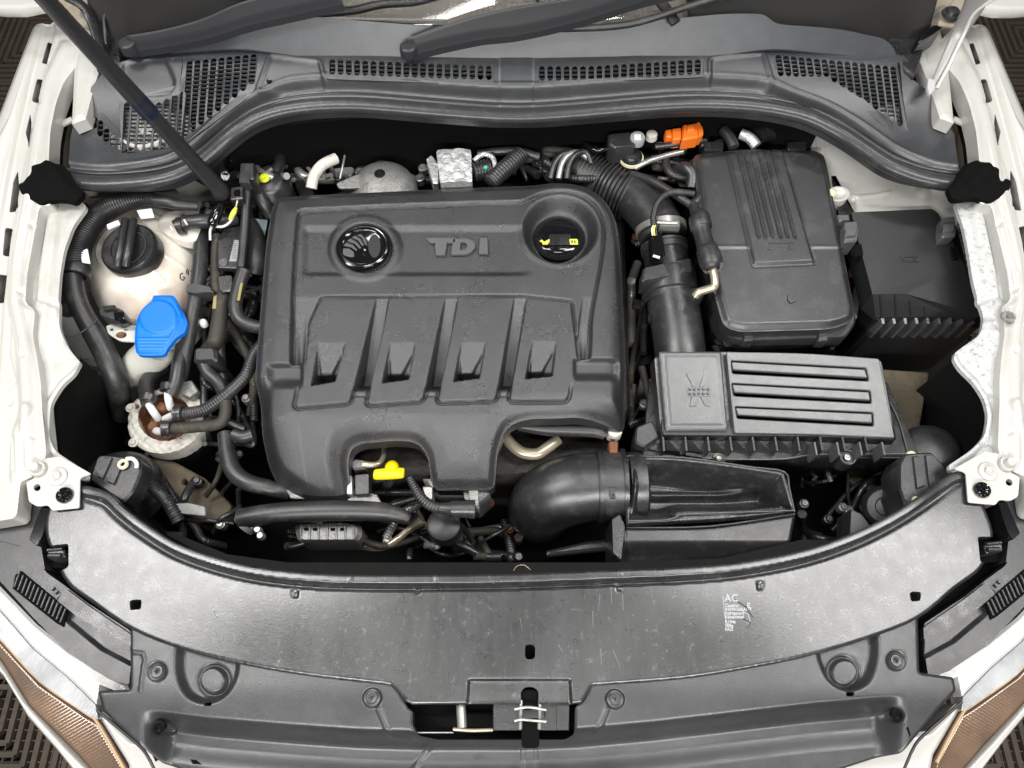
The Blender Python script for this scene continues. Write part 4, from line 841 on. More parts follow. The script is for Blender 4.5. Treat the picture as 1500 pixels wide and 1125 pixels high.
cp = lathe("screw_cap", (187, 362, -.012), [(0, 0), (30, 0), (34, 1), (38, 1), (41, -3), (42, -10), (42, -28)], m_black, axis=(-.05, -.1, 1), par=ct_, seg=48)
for k, (a, b) in enumerate(((184, 317), (196, 317))):
    tube("cap_grip", [(a, 322, -.003), (a - 5, 350, .003), (a - 9, 372, .003), (a - 12, 390, -.006)], 5.6, m_black2, n=4, seg=12, par=cp)
lathe("cap_ring", (187, 362, -.010), [(25, -1), (26, .6), (27.5, .6), (28, -1)], m_black2, axis=(-.05, -.1, 1), par=cp, seg=40)
tz = lambda x, y: -.11 + .001 * tk(np.asarray(x, float), np.asarray(y, float)) + .0004
def stroke(pts, m, base, r=.9, **k):
    for a, b in zip(pts[:-1], pts[1:]):
        d = np.array(b, float) - a; L = np.linalg.norm(d); nn = np.array([-d[1], d[0]]) / L * r
        pl = [tuple(np.array(a) + nn), tuple(np.array(b) + nn), tuple(np.array(b) - nn), tuple(np.array(a) - nn)]
        plate("pen_stroke", pl, base, .5, m, bev=.05, up=.3, **k)
gl_ = [[(268, 400), (264, 402), (264, 408), (268, 411), (271, 407), (268, 406)], [(274, 401), (273, 397), (275, 394)], [(276, 403), (276, 396)], [(280, 398), (282, 394), (284, 397), (283, 401)], [(281, 390), (285, 386), (286, 391), (282, 393)]]
for g in gl_: stroke(g, m_ink, tz, par=ct_)
for p_ in ([(156, 329), (173, 322), (176, 328), (158, 336)], [(118, 368), (128, 364), (132, 386), (120, 384)], [(200, 308), (222, 305), (226, 318), (206, 320)]):
    block("paper_tag", rp(p_, 1), .012, .010, m_label, bev=.3, label={156: "small white tag on the ribbed conduit above the coolant cap", 118: "small white tag on the ribbed conduit left of the coolant tank", 200: "small white tag under the conduit at the top of the coolant tank"}[p_[0][0]], cat="tag")
# tank outlet on the top right
tube("tank_hose", [(258, 333, -.022), (275, 326, -.02), (300, 324, -.02), (325, 324, -.03), (345, 322, -.04)], 11, m_rubber, label="black hose clamped to the top right of the coolant tank", cat="hose", n=5)
lathe("spring_clamp", (266, 331, -.021), [(10, 5), (13, 5), (13, -5), (10, -5)], m_black2, axis=(1, .1, .1), label="black clamp with pale edges on the coolant tank hose", cat="hose clamp")
for (a, b) in ((250, 336), (270, 326)): tube("clamp_ear", [(a, b - 4, -.006), (a + 4, b + 3, -.006)], 1.6, m_label, n=2, seg=8, label="pale clamp ear at the coolant hose, " + ("nearer the tank" if a == 250 else "farther from the tank"), cat="clip")
# washer filler
wt_ = thing("washer_filler", "bright blue washer fluid flap cap below the coolant tank", "washer cap", 232, 475, -.04)
BC = cr([(224, 431.5), (240, 431), (253, 431.5)], 3) + cr([(258, 440), (266, 455), (271, 468), (268, 482), (256, 494), (246, 508), (240, 517)], 4) + cr([(236, 519), (215, 519.5), (201, 518), (197, 510), (196, 492), (199, 468), (207, 452), (220, 440)], 4)
def bhh(x, y):
    q = sd(BC, x, y); h = -3 * ss(-5, 0, q)
    r = np.hypot(x - 232, (y - 465) / .9); h += 2.5 * ss(30, 25, r)
    h += 1.4 * np.abs(np.sin((y - 494) * pi / 4.6)) * ss(493, 496, y) * ss(-3, -6, q)
    h += 1.3 * ss(437, 441, y) * ss(3, 1, np.abs(sd([(256, 440), (264, 460), (252, 492), (243, 512)], x, y, False)))
    h -= 4 * ss(255, 268, x)
    return h
hf("flap_cap", BC, -.03, bhh, m_blue, res=1.2, skirt=8, par=wt_)
lathe("filler_rim", (235, 478, -.045), [(0, 2), (30, 2), (33, 0), (33, -8), (30, -10), (28, -30)], m_milk2, axis=(.1, -.1, 1), par=wt_, seg=36)
tube("filler_neck", [(232, 505, -.07, 30), (222, 520, -.09, 27), (205, 533, -.11, 24), (196, 548, -.15, 22), (200, 580, -.25, 24)], 24, m_milk2, n=5, seg=28, par=wt_)
tg = plate("mounting_tab", rp([(154, 477), (162, 475), (200, 476), (200, 500), (175, 499), (158, 489)], 5), -.05, 6, m_milk2, holes=[ell(177, 490, 8, 5), ell(163, 482, 2.5), ell(184, 482, 3, 2)], bev=1.2, par=wt_)
lathe("rusty_bolt", (177, 491, -.056), [(0, 3), (6, 3), (7, 0), (7, -6)], m_rust, par=wt_, seg=12)
# ================================================================== LEFT HARNESS, CONNECTORS
tube("ribbed_conduit", [(232, 293, .012, 8), (205, 291, .012, 11), (176, 298, .012, 14), (150, 310, .01, 16), (130, 330, .008, 17), (116, 355, .004, 18), (112, 380, 0, 17), (112, 400, -.004, 17)], 14, m_rubber, corr=3.7, ca=.16, n=8, seg=20, label="thick ribbed black wiring conduit curling round the coolant tank", cat="conduit")
tube("taped_harness", [(290, 302, .0, 7), (262, 300, .008, 8), (245, 296, .012, 9), (228, 294, .012, 9)], 8, m_rubber, n=5, label="thin taped harness leading into the ribbed conduit behind the tank", cat="wiring harness")
lathe("conduit_collar", (112, 398, -.004), [(14, 8), (19, 8), (20, 4), (20, -4), (19, -8), (14, -8)], m_rubber, axis=(0, 1, .05), label="black collar at the lower end of the ribbed conduit", cat="collar")
tube("smooth_harness", [(106, 404, -.006, 15), (110, 430, -.015, 14), (122, 460, -.03, 14), (142, 495, -.05, 16), (160, 530, -.07, 16), (172, 565, -.10, 16), (180, 610, -.16, 14)], 15, m_rubber, n=6, seg=18, label="smooth taped harness dropping from the conduit past the washer cap", cat="wiring harness")
tube("under_harness", [(135, 305, -.02), (112, 330, -.025), (98, 370, -.03), (96, 420, -.03), (104, 460, -.04)], 12, m_rubber, label="dark flat harness under the outside of the ribbed conduit", cat="wiring harness")
tube("thin_wire", [(90, 430, .0), (78, 456, .01), (76, 480, .01), (90, 492, .008), (112, 490, 0), (132, 478, -.005), (142, 468, -.005)], 1.3, m_ink, n=6, seg=8, label="thin black wire looping on the left wing towards the tank plug", cat="wire")
tube("thin_wire", [(86, 432, .0), (80, 470, .008), (96, 498, .0), (106, 520, -.01), (130, 526, -.03)], 1.2, m_ink, n=6, seg=8, label="thin black wire falling along the inner edge of the left wing", cat="wire")
pl_ = thing("level_sensor_plug", "black two wire plug at the lower left of the coolant tank", "connector", 160, 462, -.02)
block("plug_body", rp([(144, 452), (152, 447), (160, 446), (172, 450), (180, 454), (183, 464), (172, 470), (158, 466), (146, 462)], 2), -.015, -.04, m_black2, bev=2, par=pl_)
block("plug_latch", rp([(150, 448), (168, 446), (170, 453), (152, 455)], 1), -.009, -.016, m_black, bev=1.5, par=pl_)
block("plug_nose", rp([(165, 456), (181, 456), (182, 466), (167, 468)], 2), -.011, -.03, m_gloss, bev=2, par=pl_)
# ================================================================== BETWEEN TANK AND ENGINE
br = thing("hose_bracket", "long black bracket with printed sticker between coolant tank and engine cover", "bracket", 340, 380, -.03)
plate("bracket_plate", rp([(318, 350), (328, 335), (352, 330), (362, 300), (368, 300), (362, 345), (355, 394), (318, 392)], 4), -.03, 12, m_black, bev=2, par=br)
tube("bracket_rail", [(363, 262, .0), (360, 300, -.01), (357, 345, -.02), (352, 392, -.028)], 6, m_black2, n=4, flat=.7, par=br)
plate("sticker", [(343, 352), (350, 352), (349, 383), (336, 383)], -.0295, 1, m_inkw, bev=.1, up=.8, par=br)
for k in range(9): plate("sticker_print", [(339.5 + .2 * k, 379 - k * 3), (347 - k % 3, 378.6 - k * 3), (347 - k % 3, 377.9 - k * 3), (339.7 + .2 * k, 378.3 - k * 3)], -.0295, .4, m_ink, bev=.05, up=1.2, par=br)
lathe("round_mark", (327, 384, -.029), [(0, 0), (3, 0), (4, 1.5), (6, 1.5), (7, 0)], m_air, par=br, seg=20)
block("bracket_clamp", rp([(318, 404), (340, 402), (342, 425), (322, 428)], 3), -.04, -.07, m_black, bev=2, par=br)
block("bracket_clamp", rp([(272, 416), (284, 414), (310, 420), (312, 428), (284, 430), (272, 428)], 3), -.035, -.06, m_black2, bev=2, par=br)
vc = thing("valve_block", "black solenoid valve with grey connector above the printed bracket", "valve", 350, 270, .0)
block("valve_body", rp([(352, 238), (372, 238), (372, 262), (350, 262)], 2), .015, -.05, m_black2, bev=2, par=vc)
block("connector", rp([(338, 274), (356, 272), (356, 290), (336, 292)], 2), .01, -.03, m_black, bev=2, par=vc)
block("connector_face", rp([(343, 278), (351, 277), (351, 285), (342, 286)], 1), .013, .005, m_foam_void, bev=.5, par=vc)
block("grey_clip", rp([(350, 260), (366, 260), (366, 268), (350, 268)], 1), .017, .0, m_batt, bev=1, par=vc)
tube("wire", [(348, 292, .005), (346, 302, .0), (340, 312, -.01)], 1.6, m_brass, par=vc, seg=8)
tube("twisted_wire", [(308, 352, -.03), (308, 338, -.02), (312, 332, -.015), (326, 332, -.012), (336, 326, -.008), (342, 316, -.004)], 1.8, m_label, n=6, corr=2.5, ca=.3, label="pale twisted wire beside the black plug near the coolant tank", cat="wire")
tube("heat_shrink_plug", [(324, 300, .0, 5), (318, 312, -.004, 8), (312, 326, -.008, 8), (310, 332, -.01, 5)], 7, m_gloss, n=4, label="dark inline plug hanging above the coolant tank hose", cat="connector")
tube("yellow_wire", [(346, 304, .0, 2), (342, 312, -.002, 4), (336, 322, -.004, 2)], 3, m_inky, n=4, label="short yellow taped wire end under the solenoid connector", cat="wire")
bs_ = thing("vacuum_dome", "round black cap with lime yellow marker behind the left corner of the engine cover", "vacuum unit", 396, 268, -.02)
lathe("dome", (396, 272, -.04), [(0, 16), (16, 14), (22, 8), (24, 0), (28, -4), (30, -14), (30, -40)], m_black2, par=bs_, seg=32)
lathe("lime_marker", (387, 260, -.018), [(0, -1), (3, -1), (3.5, 1.2), (7, 1.2), (8, -2)], m_yg, par=bs_, seg=18)
for (a, b, c, d, r, m, lb, z) in (
    (296, 330, 262, 560, 11, m_rubber, "long black hose running down the right side of the coolant tank", -.05),
    (328, 420, 300, 535, 11.5, m_hose, "cloth covered hose with yellow print running down beside the long black hose", -.06)):
    mx = (a + c) / 2
    tube("coolant_hose", [(a, b, z), (a - 4, b + 70 if b < 400 else b + 30, z), (mx + 2, (b + d) / 2 + 20, z - .01), (c + 4, d - 20, z - .03), (c, d, z - .06)], r, m, n=6, seg=20, label=lb, cat="hose")
tube("bypass_hose", [(318, 345, -.04), (316, 375, -.045), (316, 405, -.05), (316, 430, -.055)], 7, m_hose, label="slim hose descending behind the printed bracket", cat="hose")
plate("hose_print", [(313, 432), (318, 432), (316, 452), (311, 452)], -.0475, .6, m_print, bev=.1, label="faded yellow print on the cloth covered hose", cat="print")
tube("heater_hose", [(358, 396, -.03), (350, 420, -.035), (345, 448, -.04), (352, 468, -.045), (372, 478, -.05), (395, 480, -.05)], 10, m_rubber, n=6, seg=20, label="bent hose with yellow print turning under the engine cover edge", cat="hose")
plate("hose_print", [(352, 414), (356, 414), (351, 440), (347, 440)], -.0255, .6, m_print, bev=.1, label="yellow print on the bent hose beside the engine cover", cat="print")
tube("breather_hose", [(362, 330, -.06), (372, 350, -.06), (376, 380, -.06), (372, 400, -.07)], 16, m_rubber, label="thick dark hose curving behind the rail next to the engine cover", cat="hose")
plate("blue_label", rp([(372, 320), (392, 322), (386, 355), (374, 350)], 2), -.07, 2, m_labelb, bev=.3, label="pale blue paper label in the gap left of the engine cover", cat="label")
tube("braided_hose", [(388, 500, -.05), (372, 520, -.05), (360, 550, -.05), (335, 575, -.055), (300, 600, -.07), (268, 606, -.08)], 9, m_rubber, n=6, corr=4, ca=.05, seg=18, label="braided fuel hose sweeping from the cover edge to the filter", cat="fuel hose")
tube("fuel_hose", [(330, 585, -.06), (330, 605, -.07), (322, 620, -.075), (290, 625, -.08), (250, 628, -.08)], 8.5, m_hose, n=6, seg=18, label="lower fuel hose bending round to the front of the filter", cat="fuel hose")
tube("fuel_hose", [(268, 505, -.07), (262, 535, -.07), (258, 560, -.075), (250, 578, -.08)], 10, m_rubber, n=6, seg=18, label="upright fuel hose entering the filter from behind", cat="fuel hose")
tube("fuel_hose", [(238, 540, -.12), (218, 556, -.10), (214, 570, -.09), (218, 590, -.08)], 11, m_rubber, n=6, seg=18, label="short curved fuel hose on the left of the filter", cat="fuel hose")
tube("coolant_hose", [(298, 530, -.06), (304, 545, -.065), (320, 560, -.07), (330, 580, -.08)], 9, m_rubber, n=6, seg=18, label="hose end hooking down towards the braided fuel hose", cat="hose")
tube("drain_hose", [(320, 480, -.08), (322, 520, -.09), (326, 560, -.1), (330, 590, -.12)], 8, m_rubber, label="dark drain hose dropping straight behind the cloth hose", cat="hose")
block("hose_sleeve", rp([(284, 508), (316, 508), (318, 528), (282, 530)], 5), -.045, -.09, m_rubber, bev=5, label="square rubber sleeve joining two hoses above the fuel filter", cat="sleeve")
for (x, y, r, m, lb) in ((309, 392, 5, m_brass, "small brass nut left of the printed bracket"), (297, 472, 6, m_label, "white plastic clip low between the two upright hoses"), (330, 452, 9, m_label, "white round cap right of the cloth covered hose"), (322, 468, 4, m_steel, "little silver screw below the white round cap")):
    lathe("fastener", (x, y, -.07), [(0, 3), (r * .7, 3), (r, 0), (r, -8)], m, label=lb, cat="fastener", seg=14)
# ================================================================== FUEL FILTER
ff = thing("fuel_filter", "round grimy white fuel filter flange with rusty well and four hose nozzles", "fuel filter", 244, 618, -.15)
FO = rp([(187, 606), (192, 590), (210, 576), (240, 568), (275, 568), (296, 582), (302, 606), (296, 628), (280, 648), (258, 660), (236, 664), (212, 660), (194, 648), (186, 630)], 8)
FI = ell(242, 612, 39, 35)
hf("flange", FO, -.11, lambda x, y: -3 * ss(-4, 0, sd(FO, x, y)) + 2.5 * ss(8, 5, np.abs(sd(FI, x, y) - 4)) + 1.2 * np.sin(x * .5) * np.sin(y * .45), m_oldw, res=1.6, skirt=30, holes=[FI, ell(201, 596, 4)], par=ff)
lathe("well", (242, 612, -.108), [(40, 0), (39, -10), (34, -26), (18, -30), (14, -22), (0, -20)], m_rust, par=ff, seg=36, sy=.98)
for (x, y) in ((195, 648), (262, 646), (191, 597), (284, 580)): lathe("flange_screw", (x, y, -.108), [(0, 3), (4, 3), (5, 0), (7, 0), (7, -3)], m_oldw, par=ff, seg=14)
for pth in ([(218, 592, -.085), (224, 602, -.085), (232, 614, -.10)], [(246, 574, -.08), (247, 586, -.085), (250, 598, -.10)], [(262, 607, -.085), (250, 610, -.09), (242, 614, -.10)], [(246, 628, -.085), (234, 632, -.09), (228, 630, -.10)]):
    tube("nozzle", pth, 5.5, m_label, n=4, par=ff)
for (x, y, ax) in ((218, 583, (0.2, 1, .1)), (248, 568, (0, 1, .1)), (263, 606, (1, 0, .1)), (246, 628, (1, 0, 0))):
    lathe("hose_clip", (x, y, -.078), [(8, 6), (12, 6), (13, 2), (12, -3), (13, -6), (8, -6)], m_black2, axis=ax, par=ff, seg=18)
for (x, y) in ((238, 598), (226, 626), (240, 636)): lathe("copper_union", (x, y, -.10), [(0, 8), (6, 8), (8, 4), (8, -6)], m_rust, par=ff, seg=10)
block("filter_tab", rp([(262, 560), (280, 556), (290, 572), (276, 582), (262, 575)], 3), -.09, -.12, m_alu, bev=2, par=ff)
lathe("filter_bowl", (244, 620, -.14), [(0, 0), (50, 0), (52, -10), (50, -140)], m_black, par=ff)
# ================================================================== FRONT LEFT CORNER
bk = thing("lamp_bracket", "black plastic headlamp bracket with a cream ring at the front left of the bay", "bracket", 170, 700, -.02)
block("bracket_body", rp([(142, 668), (150, 666), (205, 672), (207, 690), (195, 720), (180, 736), (130, 702)], 4), -.005, -.04, m_black2, bev=3, par=bk)
for (x, y) in ((160, 676), (176, 684)): block("raised_rib", [(x - 6, y - 6), (x + 4, y - 6), (x - 10, y + 26), (x - 18, y + 22)], -.001, -.006, m_black2, bev=1.5, par=bk)
lathe("cream_ring", (180, 680, .0), [(3.5, -1), (4, 2), (7, 2), (8, -1)], m_cream, par=bk, seg=22)
tube("white_hook", [(186, 672, .0), (194, 672, .003), (200, 678, .003), (200, 685, 0)], 3, m_label, n=5, par=bk)
lathe("headlamp_back", (172, 706, -.085), [(0, 8), (26, 7), (42, 2), (52, -6), (58, -18), (60, -40)], m_black, label="large round black dust cover deep behind the front left bracket", cat="dust cover", seg=40, axis=(.2, .1, 1))
tube("corrugated_tube", [(206, 700, -.05), (225, 715, -.055), (245, 735, -.06), (262, 765, -.07)], 9, m_rubber, corr=4, label="corrugated black tube running down right of the front left bracket", cat="conduit")
plate("chassis_leg", rp([(215, 672), (245, 670), (300, 700), (340, 740), (330, 765), (260, 760), (222, 720)], 6), -.16, 30, m_mud, bev=4, label="dirty brown chassis leg with round holes below the fuel filter", cat="chassis", holes=[ell(270, 706, 4), ell(256, 730, 5)])
plate("aluminium_shield", rp([(250, 738), (275, 736), (300, 742), (300, 756), (262, 752)], 3), -.13, 8, m_whites, bev=2, label="pale rough metal edge on the chassis leg beside the dust cover", cat="shield")
tube("bottom_hose", [(352, 760, -.075, 15), (380, 755, -.07, 15), (430, 750, -.07, 15), (500, 748, -.07, 15), (560, 750, -.072, 14), (588, 756, -.075, 11), (598, 762, -.078, 9)], 15, m_rubber, n=6, seg=26, label="long thick horizontal radiator hose in front of the engine cover", cat="radiator hose")
lathe("hose_clamp", (360, 768, -.085), [(16, 4), (18, 4), (18, -4), (16, -4)], m_steel, axis=(.6, .6, .2), label="silver spring clamp at the left end of the radiator hose", cat="hose clamp")
for (x, y) in ((378, 776), (382, 785)): lathe("clamp_bolt", (x, y, -.08), [(0, 5), (4, 5), (6, 2), (6, -6)], m_steel, label="silver bolt of the radiator hose clamp, " + ("upper one" if y == 776 else "lower one"), cat="bolt", seg=12)
tube("side_hose", [(330, 635, -.09, 11), (334, 665, -.09, 12), (342, 690, -.09, 12.5), (362, 706, -.09, 12.5), (390, 714, -.092, 12), (425, 722, -.10, 11)], 12, m_rubber, n=6, seg=22, label="smooth grey hose curving under the lower left corner of the engine cover", cat="hose")
tube("stub_hose", [(342, 636, -.05), (356, 640, -.05), (370, 636, -.05)], 9, m_rubber, label="short curled hose poking out left of the engine cover", cat="hose")
al = thing("alternator", "cast aluminium alternator with cooling slots below the radiator hose", "alternator", 480, 780, -.16)
block("casing", rp([(430, 768), (500, 764), (528, 768), (530, 782), (524, 792), (436, 792), (432, 782)], 5), -.10, -.16, m_alu, bev=6, par=al)
for k in range(7): tube("cooling_rib", [(440 + k * 13, 768, -.098), (441 + k * 13, 790, -.100)], 1.6, m_alu, n=1, seg=8, par=al)
for x in (445, 458, 484, 498): block("cooling_slot", rp([(x, 773), (x + 8, 773), (x + 8, 777), (x, 777)], .5), -.0975, -.11, m_foam_void, bev=.3, par=al)
tube("steel_pipe", [(520, 796, -.15), (545, 802, -.15), (565, 800, -.145), (582, 790, -.14), (600, 775, -.14), (620, 765, -.15)], 5.5, m_brass, n=6, label="thin golden steel pipe low in front of the engine", cat="pipe")
plate("manifold_edge", [(418, 716), (520, 716), (552, 724), (560, 738), (540, 736), (425, 730)], -.085, 10, m_alu, bev=2, label="silver metal edge just under the front left lobe of the engine cover", cat="bracket")
# ================================================================== DIPSTICK and notch parts
dp = thing("dipstick", "yellow dipstick handle in the notch at the front of the engine cover", "dipstick", 571, 694, -.08)
tube("handle_bar", [(548, 695, -.055, 6.5), (552, 695, -.055, 8), (570, 694, -.055, 8.5), (588, 693, -.055, 8), (592, 693, -.055, 6.5)], 8, m_yellow, n=4, seg=18, par=dp, flat=.9)
tube("handle_head", [(575, 683, -.07, 9), (574, 686, -.058, 10.5), (573, 692, -.054, 8)], 8, m_yellow, n=4, seg=18, par=dp)
tube("dipstick_tube", [(572, 696, -.062), (570, 706, -.09), (560, 718, -.15)], 7, m_black2, n=4, par=dp)
block("black_relay", rp([(519, 695), (541, 693), (541, 724), (520, 726)], 2), -.075, -.12, m_black2, bev=2, label="small black rectangular module left of the dipstick", cat="module")
block("injector_nut", rp([(514, 678), (520, 672), (534, 674), (535, 684), (516, 686)], 2), -.075, -.10, m_alu, bev=2, label="silver hexagonal fitting in the notch above the black module", cat="fitting")
tube("fuel_pipe", [(532, 680, -.07, 5), (546, 681, -.07, 4.5), (556, 678, -.072, 4), (562, 668, -.08, 4), (563, 655, -.09, 4)], 4, m_brass, n=5, label="thin metal fuel pipe bending up inside the cover notch", cat="pipe")
block("spring_post", rp([(509, 698), (515, 696), (516, 724), (508, 724)], 1), -.07, -.11, m_steel, bev=1, label="thin silver stud standing beside the black module", cat="stud")
tube("ribbed_wire", [(600, 700, -.06, 5), (606, 712, -.058, 6), (616, 728, -.056, 7), (630, 740, -.055, 7.5), (645, 745, -.055, 8)], 7, m_rubber, corr=4, ca=.16, n=6, label="ribbed black cable below the dipstick leading to a plug", cat="cable")
sp = thing("sensor_connector", "black cylindrical sensor connector under the front lobe of the engine cover", "connector", 680, 745, -.06)
tube("boot", [(640, 744, -.055, 7), (652, 745, -.055, 9), (662, 746, -.055, 12)], 9, m_rubber, n=3, par=sp)
tube("plug_shell", [(662, 746, -.055), (688, 746, -.055)], 12.5, m_black2, n=3, seg=24, par=sp)
tube("plug_ring", [(688, 746, -.055), (696, 746, -.055)], 13.8, m_black2, n=2, seg=24, par=sp)
block("throttle_body", rp([(618, 700), (716, 694), (718, 720), (700, 736), (682, 734), (680, 718), (640, 718), (625, 712)], 3), -.08, -.17, m_alu, bev=5, label="cast metal throttle body below the front lobe of the engine cover", cat="throttle body")
block("throttle_flange", rp([(684, 698), (700, 696), (702, 745), (688, 740)], 3), -.070, -.12, m_alu, bev=3, label="bright metal flange standing at the right of the throttle body", cat="flange")
block("silver_bracket", rp([(618, 712), (634, 712), (634, 732), (624, 734)], 3), -.072, -.10, m_steel, bev=2, label="small bright bracket left of the ribbed cable", cat="bracket")
lathe("round_boot", (650, 768, -.09), [(0, 4), (18, 3), (24, 0), (26, -6), (26, -30)], m_rubber, label="dark round rubber boot below the sensor connector", cat="rubber boot")
tube("steel_u_pipe", [(741, 640, -.09), (750, 652, -.09), (766, 663, -.09), (786, 665, -.09), (800, 657, -.09), (818, 643, -.09)], 8.5, m_brass, n=6, seg=20, label="shiny curved metal pipe under the right front edge of the engine cover", cat="pipe")
tube("grey_hose", [(760, 624, -.055, 7), (800, 629, -.055, 9), (830, 630, -.055, 9.5), (870, 632, -.055, 9), (886, 638, -.058, 7)], 8, m_rubber, n=5, seg=18, label="grey hose along the right front edge of the engine cover", cat="hose")
block("small_connector", rp([(888, 622), (908, 620), (912, 634), (902, 640), (892, 636)], 2), -.055, -.08, m_oldw, bev=2, label="small pale connector at the end of the grey hose", cat="connector")
block("small_connector", rp([(892, 646), (906, 646), (905, 664), (893, 664)], 2), -.06, -.09, m_rust, bev=2, label="small rusty brown clip below the pale connector", cat="connector")
# ================================================================== REAR OF THE ENGINE
tb = thing("turbocharger", "silver cast turbo heat shield peeping over the back of the engine cover", "turbocharger", 560, 262, -.05)
lathe("turbo_shell", (560, 272, -.05), [(0, 22), (18, 21), (34, 14), (46, 0), (50, -14), (52, -40)], m_alu, par=tb, seg=40)
plate("turbo_flange", rp([(492, 268), (520, 256), (548, 250), (545, 275), (496, 276)], 4), -.035, 6, m_alu, bev=1.5, par=tb)
lathe("turbo_hole", (556, 254, -.027), [(0, -1), (5, -1), (6, 1.5), (8, 0)], m_dark, par=tb, seg=16)
tube("silver_pipe", [(456, 276, -.03), (460, 258, -.02), (472, 242, -.015), (492, 232, -.02)], 8, m_oldw, n=6, seg=18, label="pale bent metal pipe behind the left of the engine cover", cat="pipe")
tube("thin_rod", [(498, 262, -.03), (502, 244, -.02), (505, 228, -.02)], 1.5, m_steel, n=2, label="thin bright rod leaning beside the pale bent pipe", cat="rod")
hf("foil_sleeve", rp([(639, 222), (690, 221), (692, 268), (645, 270)], 3), -.01, lambda x, y: 6 * np.sqrt(np.clip(1 - ((x - 666) / 28) ** 2, 0, 1)) + .7 * np.sin(x * .31 + 1.3 * np.sin(y * .23)) + .5 * np.sin(y * .37 + 2 * np.sin(x * .17)), m_foil, res=1.6, skirt=25, label="crumpled silver foil heat sleeve behind the engine cover", cat="heat sleeve")
block("side_foil", rp([(624, 232), (632, 226), (642, 240), (642, 268), (634, 268)], 2), -.03, -.06, m_foil, bev=2, label="narrow bright foil scrap left of the heat sleeve", cat="foil")
sv = thing("pressure_sensor", "finned grey sensor with green dot right of the foil sleeve", "sensor", 706, 245, -.02)
tube("sensor_body", [(694, 252, -.02), (718, 246, -.02)], 13, m_black2, corr=4, ca=.2, n=2, par=sv)
tube("foil_ring", [(694, 236, -.02), (708, 226, -.015), (722, 232, -.015), (724, 250, -.02), (716, 262, -.025)], 4, m_foil, n=5, par=sv)
lathe("green_dot", (711, 245, -.006), [(0, 1), (2.5, 1), (3, -1)], mat("green_paint", (.05, .55, .35), .5), par=sv, seg=12)
tube("breather_pipe", [(718, 268, -.02), (734, 252, -.018), (750, 238, -.018), (764, 226, -.02)], 12, m_rubber, corr=4.6, ca=.12, n=6, seg=22, label="ribbed breather pipe rising diagonally behind the engine cover", cat="breather pipe")
tube("foil_hose", [(700, 226, -.03), (730, 222, -.025), (760, 222, -.025), (790, 230, -.03)], 6, m_black2, label="dark hose running behind the ribbed breather pipe", cat="hose")
for k in range(3): tube("metal_line", [(806 + k * 12, 262, -.03), (812 + k * 11, 240, -.02), (824 + k * 10, 226, -.015), (842 + k * 8, 224, -.02), (866, 232 + k * 4, -.03)], 4.5, m_steel if k == 1 else m_batt, n=6, label="bent metal line left of the bellows hose, " + ("outermost", "middle", "innermost")[k] + " of three", cat="pipe")
vs = thing("vacuum_valve", "black vacuum valve with grey button behind the bellows hose", "valve", 920, 205, -.02)
block("valve_body", rp([(890, 196), (925, 192), (935, 200), (930, 214), (900, 216), (892, 210)], 3), .01, -.03, m_black2, bev=3, par=vs)
lathe("button", (934, 201, .012), [(0, 3), (6, 3), (7, 2), (10, 2), (11, 0), (11, -12)], m_inkw, par=vs, seg=24)
plate("button_square", rp([(929, 196), (939, 196), (939, 205), (929, 205)], 1.5), .0155, 1, m_label, bev=.2, par=vs)
lathe("valve_base", (925, 228, -.02), [(0, 8), (12, 6), (16, 0), (17, -14), (17, -30)], m_black, par=vs, seg=28)
lathe("cream_collar", (925, 232, -.026), [(15, 3), (17.5, 3), (18, -2)], m_cream, par=vs, seg=28)
lathe("side_port", (955, 196, -.0), [(0, 2), (5, 2), (8, 0), (9, -10)], m_oldw, par=vs, seg=16)
oc_ = thing("orange_connector", "bright orange electrical connector behind the battery", "connector", 1003, 192, .0)
block("plug_body", rp([(1000, 182), (1022, 179), (1024, 200), (1000, 204)], 2), .015, -.01, m_orange, bev=3, par=oc_)
block("plug_head", rp([(1020, 178), (1024, 177), (1030, 188), (1031, 196), (1024, 200)], 2), .012, -.01, m_orange, bev=2, par=oc_)
block("plug_step", rp([(1006, 183), (1018, 181), (1019, 190), (1007, 192)], 2), .019, .01, m_orange, bev=2, par=oc_)
block("latch", rp([(984, 188), (998, 186), (998, 203), (986, 204)], 2), .010, -.012, m_orange, bev=2, par=oc_)
block("nose", rp([(974, 190), (984, 188), (985, 201), (976, 200)], 2), .006, -.01, m_orange, bev=2, par=oc_)
